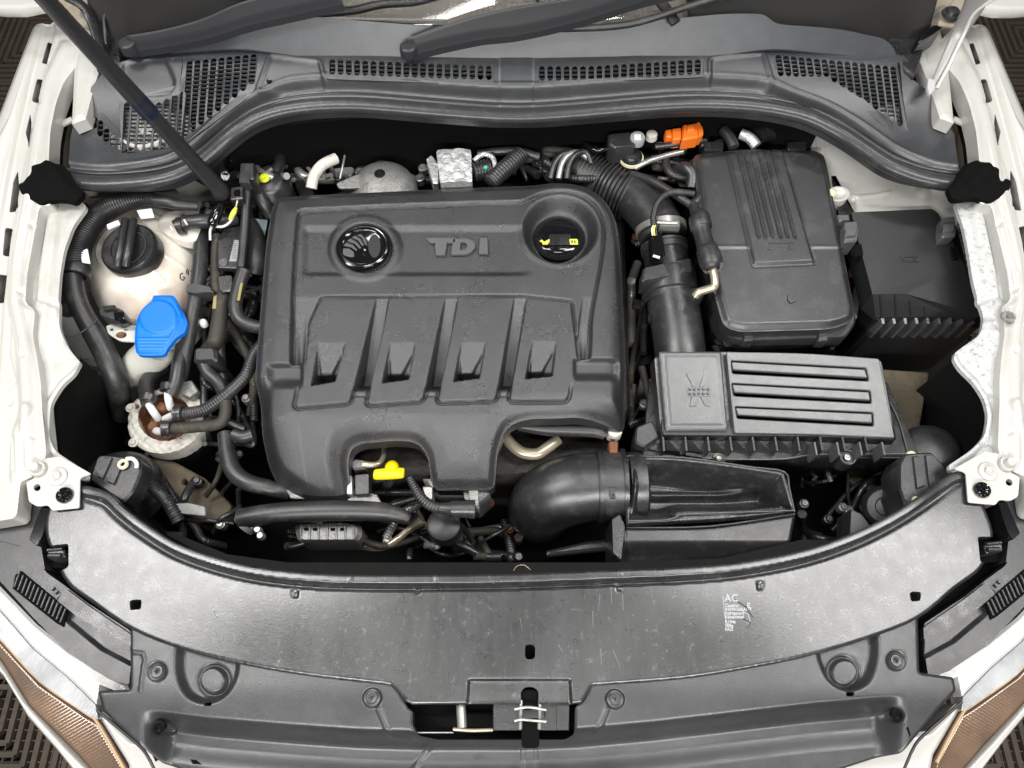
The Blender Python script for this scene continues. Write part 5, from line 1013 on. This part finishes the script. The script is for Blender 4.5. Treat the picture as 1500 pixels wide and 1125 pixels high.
for k, (pth, r, m, lb) in enumerate((
    ([(960, 215, -.01), (985, 212, -.005), (1010, 208, -.005), (1032, 206, -.01)], 4, m_black2, "black cable running under the orange connector"),
    ([(930, 246, -.03), (950, 236, -.02), (975, 228, -.02), (1000, 222, -.02)], 4, m_steel, "bright thin line slanting below the vacuum valve"),
    ([(858, 212, -.02), (872, 220, -.015), (892, 218, -.015)], 4, m_gloss, "short black hose at the left of the vacuum valve"),
    ([(978, 225, -.03), (975, 240, -.03), (985, 256, -.03), (1010, 262, -.03)], 6, m_rubber, "dark cable bundle dropping towards the battery"),
    ([(400, 215, -.05), (410, 235, -.04), (402, 255, -.04)], 9, m_black, "black loom bending behind the lime marked cap"),
    ([(340, 240, -.03), (365, 225, -.03), (392, 218, -.03), (412, 222, -.04)], 7, m_black, "black wiring bundle at the rear left of the engine bay"),
    ([(378, 282, -.03), (386, 298, -.04), (398, 316, -.06)], 9, m_rubber, "black hose between the lime marked cap and the engine cover"),
    ([(820, 215, -.04), (845, 205, -.03), (880, 200, -.03)], 5, m_black2, "dark wire behind the bellows hose near the bulkhead"),
    ([(1060, 190, .0), (1068, 200, .0), (1075, 216, -.004)], 8, m_rubber, "thick cable entering the left rear of the battery box"),
    ([(1085, 196, .0), (1098, 202, .0), (1108, 214, -.004)], 8, m_foil, "foil wrapped cable entering the rear of the battery box"),
    ([(1108, 200, -.01), (1130, 192, -.01), (1160, 200, -.02)], 13, m_black, "black rounded cover behind the battery lid"),
    ([(992, 250, -.03), (1004, 246, -.01), (1014, 256, -.01), (1012, 276, -.02)], 9, m_batt, "grey rubber boot against the rear left of the battery"))):
    tube("rear_cable", pth, r, m, n=5, label=lb, cat="cable", group="cables at the rear of the engine bay")

# ================================================================== CLUTTER in the gaps: looms, brackets, lines
RC = random.Random(21)
def loom(name, label, cat, box, z, n, mats, rr=(2.5, 7), dirv=None):
    cm = [q for q in mats if q not in (m_rust, m_oldw, m_mud, m_alu, m_brass)] or mats
    x0, y0, x1, y1 = box; t = thing(name, label, cat, (x0 + x1) / 2, (y0 + y1) / 2, z - .05, group='dark lines, clips and brackets filling the gaps of the bay')
    for i in range(n):
        ax, ay = RC.uniform(x0, x1), RC.uniform(y0, y1); pts = [(ax, ay, z - RC.uniform(0, .05))]
        a = RC.uniform(0, 2 * pi) if dirv is None else dirv + RC.uniform(-.5, .5)
        for k in range(4):
            a += RC.uniform(-.7, .7); L = RC.uniform(.16, .34) * max(x1 - x0, y1 - y0)
            q = pts[-1]; pts.append((min(max(q[0] + L * cos(a), x0), x1), min(max(q[1] + L * sin(a), y0), y1), z - RC.uniform(0, .06)))
        tube("cable", pts, RC.uniform(*rr), RC.choice(cm), n=4, seg=8, par=t, corr=RC.choice((0, 0, 4)), ca=.15)
    for i in range(max(2, n // 3)):
        cx, cy, w_, h_ = RC.uniform(x0, x1), RC.uniform(y0, y1), RC.uniform(6, 16), RC.uniform(5, 12); a = RC.uniform(-.5, .5)
        q = [(cx + dx * cos(a) - dy * sin(a), cy + dx * sin(a) + dy * cos(a)) for dx, dy in ((-w_, -h_), (w_, -h_), (w_ * .8, h_), (-w_, h_ * .7))]
        block("bracket", rp(q, 3), z - RC.uniform(.02, .06), z - .10, RC.choice(mats), bev=2, par=t)
    for i in range(max(2, n // 3)):
        lathe("bolt", (RC.uniform(x0, x1), RC.uniform(y0, y1), z - .02), [(0, 4), (4, 4), (5, 1), (7, 0), (7, -14)], RC.choice((m_steel, m_alu, m_rust, m_black2)), par=t, seg=10)
DK = [m_black, m_rubber, m_black2, m_hose, m_batt, m_steel]
BR = [m_mud, m_alu, m_oldw, m_batt, m_brass]
loom("wiring_loom", "tangle of black wiring and clips at the rear left behind the solenoid connector", "wiring", (330, 205, 420, 258), -.02, 16, DK)
loom("wiring_loom", "dark lines and brackets between the pale bent pipe and the foil sleeve", "wiring", (430, 222, 640, 264), -.06, 18, DK + BR)
loom("wiring_loom", "dense dark wiring under the vacuum valve and orange connector", "wiring", (800, 208, 1020, 262), -.03, 26, DK + [m_alu])
loom("wiring_loom", "lines and clips between the foil sleeve and the three bent metal lines", "wiring", (690, 222, 830, 262), -.05, 12, DK + BR)
loom("wiring_loom", "dark hoses and brackets in the gap between tank hoses and engine cover", "wiring", (300, 430, 372, 650), -.10, 14, DK + BR)
loom("wiring_loom", "dirty lines and bolts on the chassis leg at the lower left", "wiring", (215, 665, 350, 800), -.12, 10, DK + BR + [m_mud, m_rust])
loom("wiring_loom", "mechanical clutter below the front left lobe of the engine cover", "engine parts", (420, 722, 640, 800), -.12, 15, DK + BR)
loom("wiring_loom", "dim brackets and lines under the throttle body", "engine parts", (600, 735, 760, 815), -.15, 12, DK + [m_mud, m_alu])
loom("wiring_loom", "dim lines behind the shiny curved pipe and above the elbow duct", "engine parts", (740, 625, 900, 670), -.13, 12, DK + [m_mud])
loom("wiring_loom", "dim brackets and lines in the hole right of the intake scoop", "engine parts", (1175, 685, 1320, 800), -.15, 16, DK + [m_mud])
loom("wiring_loom", "hoses in the narrow gap between engine cover and intake pipe", "wiring", (925, 330, 958, 620), -.10, 10, DK)
loom("wiring_loom", "dim lines inside the dark left wheel arch hole", "wiring", (120, 540, 190, 650), -.20, 8, DK + [m_mud])
loom("wiring_loom", "cables dropping between the battery box and the fuse box", "wiring", (1235, 300, 1275, 480), -.08, 8, DK)
loom("wiring_loom", "cables entering behind the battery lid near the bulkhead", "wiring", (1030, 185, 1200, 222), -.02, 12, DK + [m_foil])
loom("wiring_loom", "small looms and clips around the vertical hoses beside the printed bracket", "wiring", (296, 300, 385, 440), -.07, 14, DK + [m_brass])
# ================================================================== SCUFFED RADIATOR COVER
rb = lambda x, y: .020 - .006 * ss(700, 1000, y)
sp_ = thing("radiator_cover", "wide scuffed grey plastic cover across the front of the engine bay", "radiator cover", 770, 930, .0)
REAR = cr([(128, 712), (160, 722), (185, 745), (215, 768), (262, 797), (320, 818), (380, 832), (450, 840), (520, 843), (640, 843), (760, 841), (900, 836), (1000, 832), (1080, 825), (1170, 808), (1240, 785), (1300, 756), (1350, 724), (1385, 698), (1402, 690)], 4)
FRONT = cr([(1416, 700), (1444, 745), (1456, 790), (1438, 832), (1400, 862), (1345, 906), (1270, 936), (1180, 962), (1090, 980), (1000, 994), (868, 1004)], 4) + [(852, 1030), (830, 1032)] + cr([(700, 1031), (604, 1032)], 2) + [(594, 1028), (572, 1004)] + cr([(560, 1002), (440, 988), (340, 970), (262, 950), (192, 922), (130, 880), (97, 854), (78, 815), (66, 780), (72, 742), (100, 716)], 4)
CO = [tuple(p) for p in REAR] + [tuple(p) for p in FRONT]
NT = rp([(686, 995), (836, 995), (838, 1032), (684, 1032)], 3)
def rh(x, y):
    d = sd(REAR, x, y, False); h = -2 * ss(-3, 0, sd(CO, x, y))
    fade = ss(130, 200, x) * ss(1395, 1330, x)
    h += (7 * ss(15, 12.5, d) - 7 * ss(5, 2, np.abs(d - 18.5))) * (.25 + .75 * fade)
    h -= 5 * ss(2, -4, sd(NT, x, y)) * (x > 0)
    h -= 10 * ss(200, 90, x) * ss(790, 720, y) * 0
    h += 1.5 * np.sin(x * .011) * np.sin(y * .02)
    for c in ((433, 872), (611, 866), (908, 862), (1113, 860)): h -= 2.5 * ss(1, -2, sd([(c[0] - 5, c[1] - 7), (c[0] + 5, c[1] - 7), (c[0] + 4, c[1] + 4), (c[0] - 4, c[1] + 4)], x, y))
    for (xx, k) in ((515, 848), (640, 845), (907, 842)): h += 1.2 * ss(2.5, 1, np.abs(x - xx)) * ss(12, 9, d)
    return h
U = capsule(776, 1018, 776, 1040, 14, 8)
hf("cover_sheet", CO, rb, rh, m_slam, res=2.2, holes=[rp([(189, 880), (195, 878), (207, 878), (206, 892), (190, 894)], 3), rp([(1333, 868), (1338, 866), (1350, 867), (1349, 880), (1335, 881)], 3), rp([(769, 946), (773, 944), (780, 944), (784, 948), (784, 962), (780, 966), (772, 966), (769, 962)], 2), rp([(763, 1012), (770, 1006), (782, 1006), (789, 1012), (789, 1040), (763, 1040)], 5),
    rp([(64, 800), (100, 796), (100, 830), (90, 836), (64, 832)], 4), rp([(1432, 786), (1470, 786), (1470, 820), (1436, 824)], 4)], skirt=14, par=sp_)
# painted text and scratches on the cover
sb_ = lambda x, y: rb(x, y) + .0006 + .001 * 1.5 * np.sin(np.asarray(x) * .011) * np.sin(np.asarray(y) * .02)
cu = bpy.data.curves.new("t", 'FONT')
def text(body, px, py, size, m, par, name="lettering"):
    cu = bpy.data.curves.new("t", 'FONT'); cu.body = body; cu.size = size; cu.extrude = .12; cu.offset = .25
    ob = bpy.data.objects.new("t", cu); me = bpy.data.meshes.new_from_object(ob); n = len(me.vertices)
    co = np.zeros(n * 3, np.float32); me.vertices.foreach_get("co", co); co = co.reshape(-1, 3).astype(float)
    F = [tuple(p.vertices) for p in me.polygons]; V = mapv(px + co[:, 0], py - co[:, 1], co[:, 2], sb_)
    bpy.data.objects.remove(ob); bpy.data.meshes.remove(me)
    return emit(name, V, F, m, par=par, smooth=False)
m_txt = mat("pale_print", (.40, .41, .42), .5)
text("AC", 1061, 881, 15, m_txt, sp_)
for i, s in enumerate(("Caution", "REFRIGERANT", "Refrigerant", "Kältemittel", "R134a", "500g", "PAG")): text(s, 1062, 889 + i * 5.6 + (i > 3) * 1.5, 6.2, m_txt, sp_)
text("E", 1094, 890, 10, m_txt, sp_)
def scr(pts, r=.7, m=m_inkw, nm="scratch"):
    for a, b in zip(pts[:-1], pts[1:]):
        d = np.array(b, float) - a; L = max(.1, np.linalg.norm(d)); nn = np.array([-d[1], d[0]]) / L * r
        plate(nm, [tuple(np.array(a) + nn), tuple(np.array(b) + nn * .6), tuple(np.array(b) - nn * .6), tuple(np.array(a) - nn)], sb_, .3, m, bev=.02, up=.12, par=sp_)
scr([(1059, 873), (1061, 900), (1067, 920)], .8)
for k in range(3): scr([(1076 + k * 6, 878 + k * 14), (1092 + k * 4, 888 + k * 12), (1103 - k * 4, 904 + k * 8)], .9, m_ink if k % 2 == 0 else m_inkw)
R_ = random.Random(5)
for k in range(16):
    x, y = R_.uniform(300, 1260), R_.uniform(870, 980); L = R_.uniform(6, 34); a = R_.gauss(0, .25); b_ = (x + L * sin(a), y + L * cos(a))
    if sd(CO, np.array([b_[0]]), np.array([b_[1]]))[0] < -8 and sd(NT, np.array([b_[0]]), np.array([b_[1]]))[0] > 4 and sd(CO, np.array([x]), np.array([y]))[0] < -8: scr([(x, y), b_], R_.uniform(.12, .26), m_scuff)
for (x, y) in ((868, 905), (895, 870), (912, 880), (880, 960)): scr([(x, y - 10), (x + 1, y + 14)], .28, m_scuff)
tube("stray_hair", [(752, 836, -.03), (758, 829, -.028), (768, 828, -.028), (777, 835, -.03)], .7, m_brass, n=5, seg=6, label="fine golden hair lying on the dark rail behind the scuffed cover", cat="hair")
# dark rail behind the cover
rl = cr([(200, 790), (300, 828), (420, 846), (640, 848), (900, 842), (1090, 830), (1240, 792)], 5)
rpoly = [tuple(p) for p in rl] + [(1180, 790), (1060, 818), (900, 824), (640, 824), (420, 824), (330, 812), (250, 780)]
block("radiator_top_rail", rpoly, -.03, -.12, m_dark, bev=3, label="dark radiator top rail just behind the scuffed front cover", cat="radiator")
block("front_filler", [(0, 800), (70, 860), (140, 960), (240, 1110), (400, 1190), (1100, 1190), (1290, 1110), (1390, 950), (1450, 860), (1500, 800), (1380, 760), (1180, 850), (900, 880), (600, 880), (330, 860), (140, 780)], -.10, -.20, m_dark, bev=2, label="dark filler plate added under the scuffed cover to close its gaps", cat="support panel")  # added filler, keeps the gaps around the cover dark
# ================================================================== FRONT GRILLE COVER
gt = thing("grille_cover", "smooth grey plastic grille cover with round buttons at the very front", "grille cover", 770, 1060, -.02)
GO = [(190, 905), (262, 930), (340, 950), (480, 975), (575, 985), (596, 1036), (604, 1042), (604, 1062), (612, 1078), (640, 1084), (830, 1084), (842, 1076), (843, 1036), (856, 1022), (866, 990), (1000, 975), (1090, 960), (1180, 945), (1270, 918), (1345, 890), (1348, 985), (1398, 992), (1402, 1012), (1375, 1040), (1322, 1104), (1180, 1150), (900, 1170), (600, 1170), (330, 1160), (228, 1120), (212, 1100), (150, 1042), (142, 1012), (190, 1010)]
GO = rp(GO, 4)
gb = lambda x, y: .008 - .012 * ss(1000, 1150, y)
U1 = rp([(256, 940), (256, 990), (270, 1022), (300, 1034), (332, 1022), (350, 990), (350, 940)], 18); U2 = rp([(1196, 930), (1196, 960), (1212, 1000), (1244, 1016), (1276, 1002), (1288, 965), (1288, 920)], 18)
V1 = [(205, 1052), (300, 1072), (420, 1085), (520, 1094), (600, 1098), (760, 1100), (850, 1092), (960, 1080), (1080, 1062), (1200, 1045), (1320, 1036)]
def gh(x, y):
    h = -2.5 * ss(-4, 0, sd(GO, x, y))
    yl = np.interp(x, [205, 300, 420, 520, 620, 760, 850, 960, 1080, 1200, 1320], [1056, 1068, 1078, 1085, 1088, 1088, 1084, 1074, 1060, 1046, 1036])
    t = ss(-20, 14, y - yl); dep = 36 * ss(205, 240, x) * ss(1330, 1295, x); h -= dep * t - 10 * ss(26, 60, y - yl) * ss(205, 240, x) * ss(1330, 1295, x)
    for q in (U1, U2):
        s = sd(q, x, y); h -= 13 * ss(2, -10, s)
    for (cx, cy) in ((308, 996), (1241, 984)):
        r = np.hypot(x - cx, y - cy); h += 7.0 * ss(20, 17.5, r) - 3 * ss(26, 23, r) * ss(19, 21, r)
    for (cx, cy) in ((230, 984), (545, 1022), (901, 1024), (1313, 968)): h -= 5 * ss(16, 9, np.hypot(x - cx, y - cy))
    for (cx, cy) in ((232, 1066), (1316, 1048)): h -= 6 * ss(12, 6, np.hypot(x - cx, (y - cy)))
    for l in (((555, 1040), (572, 1080), (600, 1086)), ((889, 1040), (872, 1080)), ((630, 1088), (600, 1130)),): h += 2.2 * ss(6, 1, sd(l, x, y, False))
    h += 3 * (ss(1, -1, np.abs(x - 776) - 12)) * ss(1086, 1092, y) - 2 * ss(1.8, .6, np.abs(np.abs(x - 776) - 9)) * ss(1086, 1092, y)
    h -= 3 * ss(600, 592, x) * 0
    h += 2.0 * ss(3, 1, np.abs(sd([(196, 955), (210, 957), (212, 965), (206, 1010)], x, y, False)))
    return h
hf("cover_sheet", GO, gb, gh, m_grille, res=2.2, skirt=20, par=gt, holes=[ell(230, 984, 9), ell(545, 1022, 9), ell(901, 1024, 9), ell(1313, 968, 9), rp([(300, 1029), (310, 1029), (310, 1034), (298, 1034)], 1), rp([(1239, 1014), (1252, 1014), (1250, 1020), (1240, 1020)], 1)])
for (x, y, lb) in ((230, 984, "far left"), (545, 1022, "left of the latch opening"), (901, 1024, "right of the latch opening"), (1313, 968, "far right")):
    c = thing("push_rivet", f"round black push rivet in the front grille cover, {lb}", "rivet", x, y, .0, group="push rivets in the grille cover")
    lathe("rivet_flange", (x, y, .009), [(7.5, -3), (8.5, 0), (12, .8), (13.5, -1), (14, -5)], m_black2, par=c, seg=32)
    lathe("rivet_head", (x, y, .0075), [(0, -2.5), (1.5, -2.5), (2.2, .2), (5, 1.0), (8, .8), (9, -2)], m_black2, par=c, seg=28)
for (x, y) in ((232, 1066), (1316, 1048)):
    lathe("rubber_plug", (x, y, .0), [(0, -1), (3, -1), (4, 1.5), (8, 1.5), (9.5, 0), (10, -6)], m_gloss, label="oval black rubber plug at the " + ("left" if x < 700 else "right") + " end of the grille cover trough", cat="plug", seg=24)
# paint chips
chips = [[(232, 1100), (240, 1096), (240, 1108), (228, 1116), (222, 1104)], [(236, 1092), (244, 1090), (242, 1096), (236, 1097)], [(279, 1112), (288, 1113), (296, 1120), (282, 1119)], [(1322, 1072), (1330, 1064), (1334, 1078), (1320, 1096), (1308, 1094), (1312, 1082)], [(1284, 1096), (1296, 1086), (1302, 1092), (1290, 1094)], [(1316, 1066), (1326, 1060), (1322, 1068)]]
for c in chips: plate("bare_patch", c, lambda x, y: gb(x, y) + .001 * gh(np.asarray(x, float), np.asarray(y, float)) + .0008, .6, m_foam_void, bev=.1, up=.3, par=gt)
# ================================================================== BONNET LATCH
lt = thing("bonnet_latch", "black and silver bonnet latch in the rectangular opening at the front centre", "latch", 740, 1055, -.02)
block("latch_tray", rp([(600, 1030), (844, 1030), (844, 1090), (600, 1090)], 3), -.035, -.06, m_foam_void, bev=1, par=lt)
block("latch_plate", rp([(722, 1030), (834, 1030), (834, 1070), (722, 1070)], 1), .0, -.03, m_black, bev=1, par=lt)
block("latch_plate_edge", rp([(815, 1031), (834, 1031), (833, 1070), (815, 1070)], 1), .0015, -.02, m_black, bev=.6, par=lt)
tube("latch_pin", [(675, 1033, -.008), (677, 1066, -.008)], 7, m_steel, n=2, seg=18, par=lt)
tube("latch_rod", [(664, 1068, -.01), (690, 1070, -.01), (722, 1069, -.01)], 2.6, m_brass, n=3, par=lt)
tube("tray_edge", [(608, 1073, -.012), (664, 1073, -.012)], 1, m_steel, n=2, seg=8, par=lt)
block("striker_slot", rp([(764, 1010), (790, 1010), (790, 1096), (764, 1096)], 7), .004, -.004, m_foam_void, bev=1, par=lt)
for y in (1037, 1054): tube("striker_hook", [(754, y + 2, .009), (764, y, .011), (776, y - 1 + (y > 1040) * 2, .012), (800, y + 3, .009)], 2.2, m_steel, n=5, par=lt)
for x in (763, 791): tube("striker_leg", [(x, 1026, .007), (x, 1040, .007), (x - 1, 1068, .004)], 3, m_steel, n=3, par=lt)
block("striker_cover", rp([(764, 1040), (800, 1038), (798, 1052), (764, 1052)], 2), .008, .0, m_gloss, bev=1, par=lt)
# ================================================================== HEADLIGHTS, corner trim
for f in (0, 1):
    side = "right" if f else "left"
    fm = lambda pl: M(pl, f)
    hl = thing("headlight", f"{side} headlight with clear ribbed strip and amber indicator seen from above", "headlight", *fm([(100, 980)])[0], -.05)
    def strip(name, poly, z, m, hfun=None, skirt=20, res=1.4, bend=0):
        pp = fm(poly)
        hf(name, pp, z, hfun, m, res=res, skirt=skirt, par=hl)
    nrm = lambda x, y: (x if not f else 1520 - x)
    strip("housing", rp([(-60, 780), (20, 790), (40, 800), (70, 840), (96, 858), (130, 884), (192, 924), (194, 962), (190, 1003), (160, 995), (100, 955), (50, 905), (0, 850), (-60, 790)], 3), -.012, m_black2, lambda x, y: - 8 * ss(4, -2, sd(fm([(88, 878), (190, 945), (192, 972), (150, 950), (95, 905)]), x, y)) * 1 + 2)
    strip("inner_frame", rp([(96, 862), (130, 888), (192, 930), (192, 948), (150, 925), (115, 905), (84, 880)], 2), -.004, m_black, None)
    vp = fm([(22, 842), (30, 836), (98, 892), (92, 918), (84, 914), (18, 862)])
    block("vent_well", vp if not f else vp[::-1], -.007, -.012, m_foam_void, bev=.5, par=hl)
    for k in range(13):
        a_, b_ = fm([(21 + k * 5.6, 860 + k * 4.3), (29 + k * 5.6, 838 + k * 4.5)])
        tube("vent_fin", [(*a_, -.005), (*b_, -.005)], 1.5, m_batt, n=1, seg=6, par=hl)
    # toothed edge
    for k in range(9):
        a = fm([(76 + k * 5.2, 862 + k * 5.0)])[0]
        V, F = boxVF((a[0], a[1], -.006), 3.2, 5, 10, rz=.7 * (-1 if not f else 1)); emit("serration", V, F, m_black, par=hl, smooth=False)
    rib1 = lambda x, y: .8 * np.abs(np.sin((nrm(x, y) * .75 + y * .66) * pi / 5.2))
    strip("clear_strip", [(-50, 812), (0, 860), (52, 914), (100, 952), (140, 978), (186, 1002), (188, 1012), (178, 1016), (144, 1002), (140, 1032), (96, 990), (48, 950), (0, 895), (-50, 845)], -.030, m_reflw, lambda x, y: rib1(x, y) - 3 * ss(-5, 0, sd(fm([(-50, 812), (0, 860), (52, 914), (100, 952), (140, 978), (186, 1002), (188, 1012), (178, 1016), (144, 1002), (140, 1032), (96, 990), (48, 950), (0, 895), (-50, 845)]), x, y)))
    strip("reflector_band", [(-50, 845), (0, 895), (48, 950), (96, 990), (140, 1032), (144, 1054), (126, 1046), (60, 1000), (0, 935), (-50, 885)], -.045, m_refl, lambda x, y: rib1(x, y) * 1.3)
    strip("amber_band", [(-50, 885), (0, 935), (60, 1000), (126, 1046), (146, 1058), (186, 1126), (200, 1160), (150, 1150), (110, 1105), (40, 1035), (0, 970), (-50, 910)], -.065, m_amber, lambda x, y: .25 * np.abs(np.sin((nrm(x, y) * .5 + y * .87) * pi / 4.6)) - 4 * ss(-6, 0, sd(fm([(-50, 885), (0, 935), (60, 1000), (126, 1046), (146, 1058), (186, 1126), (200, 1160), (150, 1150), (110, 1105), (40, 1035), (0, 970), (-50, 910)]), x, y)))
    tube("amber_edge", [(*p, -.052) for p in fm([(-20, 915), (0, 934), (60, 998), (126, 1044), (144, 1060), (184, 1130)])], 2.5, mat("orange_edge", (.50, .33, .18), .3), n=4, seg=8, par=hl)
    bu = thing("front_bumper", f"white painted front bumper edge outside the {side} headlight", "bumper", *fm([(190, 1080)])[0], -.08)
    b1 = fm([(144, 1052), (146, 1040), (192, 1083), (240, 1090), (330, 1105), (460, 1140), (460, 1190), (205, 1190), (186, 1118)])
    hf("bumper_top", b1, -.055, lambda x, y: -4 * ss(-7, 0, sd(b1, x, y)), m_whiteo, res=2.2, skirt=40, par=bu)
    b2 = fm([(-60, 905), (0, 968), (36, 1024), (100, 1094), (150, 1145), (160, 1170), (120, 1150), (80, 1100), (36, 1050), (0, 990), (-60, 930)])
    hf("bumper_lip", b2, -.10, lambda x, y: -8 * ss(-6, 0, sd(b2, x, y)), m_whiteo, res=2.2, skirt=50, par=bu)
    tube("panel_gap_seal", [(*p, -.022) for p in fm([(142, 1040), (192, 1082), (214, 1104), (232, 1140)])], 2.2, m_rubber, n=3, seg=8, par=bu)
    # wing end / dark corner area beside bracket
    cn = fm(rp([(-60, 735), (20, 735), (28, 705), (50, 705), (64, 745), (60, 800), (66, 835), (30, 800), (0, 792), (-60, 780)], 3))
    hf("corner_filler", cn, -.005, None, m_black2, res=3, skirt=30, label=f"dark plastic corner filler between {side} headlight and wing end", cat="trim")
    ad = thing("lamp_adjuster", f"small black headlamp adjuster clip in the {side} notch of the scuffed cover", "clip", *fm([(82, 812)])[0], .0)
    q = fm([(82, 812)])[0]
    block("clip_base", [(q[0] - 22, q[1] - 16), (q[0] + 18, q[1] - 16), (q[0] + 18, q[1] + 20), (q[0] - 22, q[1] + 20)], -.02, -.04, m_foam_void, bev=1, par=ad)
    block("clip_body", rp([(q[0] - 14, q[1] - 6), (q[0] + 12, q[1] - 8), (q[0] + 14, q[1] + 4), (q[0] - 10, q[1] + 8)], 3), .006, -.02, m_black2, bev=2, par=ad)
    tube("clip_pin", [(q[0] - 10, q[1] + 2, .008), (q[0] + 8, q[1] + 2, .008)], 4, m_batt, n=2, par=ad)
    tube("clip_fin", [(q[0] - 12, q[1] - 6, .006), (q[0] + 10, q[1] - 8, .006)], 3, m_black2, n=2, par=ad)
    pst = fm(rp([(60, 742), (72, 744), (62, 785), (54, 800), (42, 790)], 2))
    block("guide_post", pst[::(-1 if f else 1)], .02, -.05, m_gloss, bev=1, label=f"glossy black upright guide below the {side} wing bracket", cat="post")
# ================================================================== FRONT RIGHT CORNER
bk = thing("lamp_bracket", "black plastic headlamp bracket at the front right of the bay", "bracket", 1360, 700, -.02)
block("bracket_body", rp([(1318, 680), (1326, 664), (1366, 662), (1400, 700), (1360, 730), (1330, 750), (1318, 716)], 4), -.012, -.07, m_black2, bev=3, par=bk)
for (x, y) in ((1338, 668), (1356, 666)): block("raised_rib", [(x, y), (x + 8, y), (x + 16, y + 44), (x + 6, y + 48)], -.008, -.013, m_black2, bev=1.5, par=bk)
lathe("horn", (1296, 742, -.075), [(0, 4), (12, 3), (14, 6), (24, 5), (30, -2), (31, -12), (30, -30)], m_batt, axis=(-.35, -.25, 1), label="grey round disc horn at the front right behind the scuffed cover", cat="horn", seg=40)
tube("horn_ring", [(1310, 716, -.05), (1324, 728, -.045), (1328, 748, -.05), (1318, 768, -.06)], 8, m_black, label="black ring beside the disc horn", cat="ring")
lathe("cream_grommet", (1342, 732, -.01), [(0, 2), (5, 1), (6, -4)], m_cream, label="cream plug at the edge of the front right bracket", cat="grommet", seg=16)
plate("arch_liner_panel", rp([(1290, 540), (1362, 545), (1352, 600), (1342, 660), (1312, 652)], 5), -.14, 10, m_mud, bev=3, label="dusty brown inner arch panel right of the air filter box", cat="liner")
plate("arch_liner_panel", rp([(1240, 690), (1300, 688), (1290, 720), (1262, 716), (1244, 706)], 5), -.19, 10, m_mud, bev=3, label="dusty brown metal patch below the filter box screw", cat="liner")
block("dark_wedge", rp([(1246, 745), (1262, 752), (1284, 782), (1244, 792)], 3), -.09, -.14, m_batt, bev=2, label="grey wedge shaped bracket left of the disc horn", cat="bracket")
lathe("headlamp_back", (1365, 655, -.08), [(0, 6), (26, 5), (36, 0), (42, -12), (44, -50)], m_batt, label="round grey dust cover in the dark hole of the right wing", cat="dust cover", seg=36, axis=(-.2, .1, 1))
# ================================================================== BONNET STRUTS / HINGES
gs = thing("gas_strut", "thick black gas strut crossing diagonally over the left scuttle grille", "gas strut", 322, 278, .0)
pa = lambda t: (322 + (40 - 322) * t, 278 + (-30 - 278) * t, .02 + .50 * t)
tube("strut_rod", [(*pa(0)[:2], pa(0)[2]), pa(.2), pa(.38)], 11.5, m_rubber, n=3, seg=24, par=gs)
tube("strut_tube", [pa(.37), pa(.7), pa(1.08)], 13.2, m_wipe, n=3, seg=28, par=gs)
tube("blue_band", [pa(.365), pa(.44)], 13.5, mat("navy_sleeve", (.012, .016, .04), .3), n=2, seg=28, par=gs)
lathe("ball_socket", (322, 279, .015), [(0, 12), (8, 11), (12, 6), (13, 0), (12, -10)], m_black, par=gs, seg=24)
hn = thing("hinge", "grey metal bonnet hinge arm over the upper right wing", "hinge", 1370, 120, .1)
V1 = [(1366, 128, .10), (1384, 92, .12), (1404, 50, .15), (1424, 14, .19), (1444, -30, .24)]
tube("hinge_arm", [(*V1[0], 5), (*V1[1], 8), (*V1[2], 10), (*V1[3], 14), (*V1[4], 20)], 9, m_knit and mat("hinge_grey", (.34, .33, .32), .4, metal=.3), n=5, seg=14, flat=.45, par=hn)
tube("hinge_flange", [(1372, 130, .106), (1392, 92, .125), (1412, 50, .155), (1428, 18, .19), (1460, -4, .22)], 3, m_whiteo, n=5, seg=8, par=hn)
plate("hinge_plate", rp([(1386, 16), (1410, -20), (1470, -30), (1458, 4), (1430, 20), (1404, 40), (1372, 34), (1380, 24)], 6), .14, 6, m_brown, bev=2, par=hn)
plate("hinge_foot", rp([(1360, 112), (1372, 118), (1370, 132), (1362, 138), (1358, 128)], 4), .108, 8, mat("pale_grey_paint", (.5, .5, .5), .4), bev=2, par=hn)
lathe("hinge_pivot", (1395, 18, .15), [(0, 6), (8, 5), (10, 0), (13, 0), (14, -4)], m_batt, par=hn, seg=24)
block("hinge_knuckle", rp([(1346, 50), (1368, 36), (1384, 34), (1380, 42), (1362, 54), (1346, 62)], 4), .125, .09, m_gloss, bev=3, par=hn)
hn = thing("hinge", "black bonnet hinge arm beside the gas strut at the upper left", "hinge", 130, 40, .1)
tube("hinge_arm", [(60, -30, .2), (96, -6, .17), (122, 10, .15), (138, 40, .13), (152, 92, .11)], 9, m_black, n=5, seg=14, flat=.5, par=hn)
tube("hinge_rod", [(148, -10, .15), (152, 20, .13), (155, 66, .11)], 3, m_batt, n=3, seg=10, par=hn)
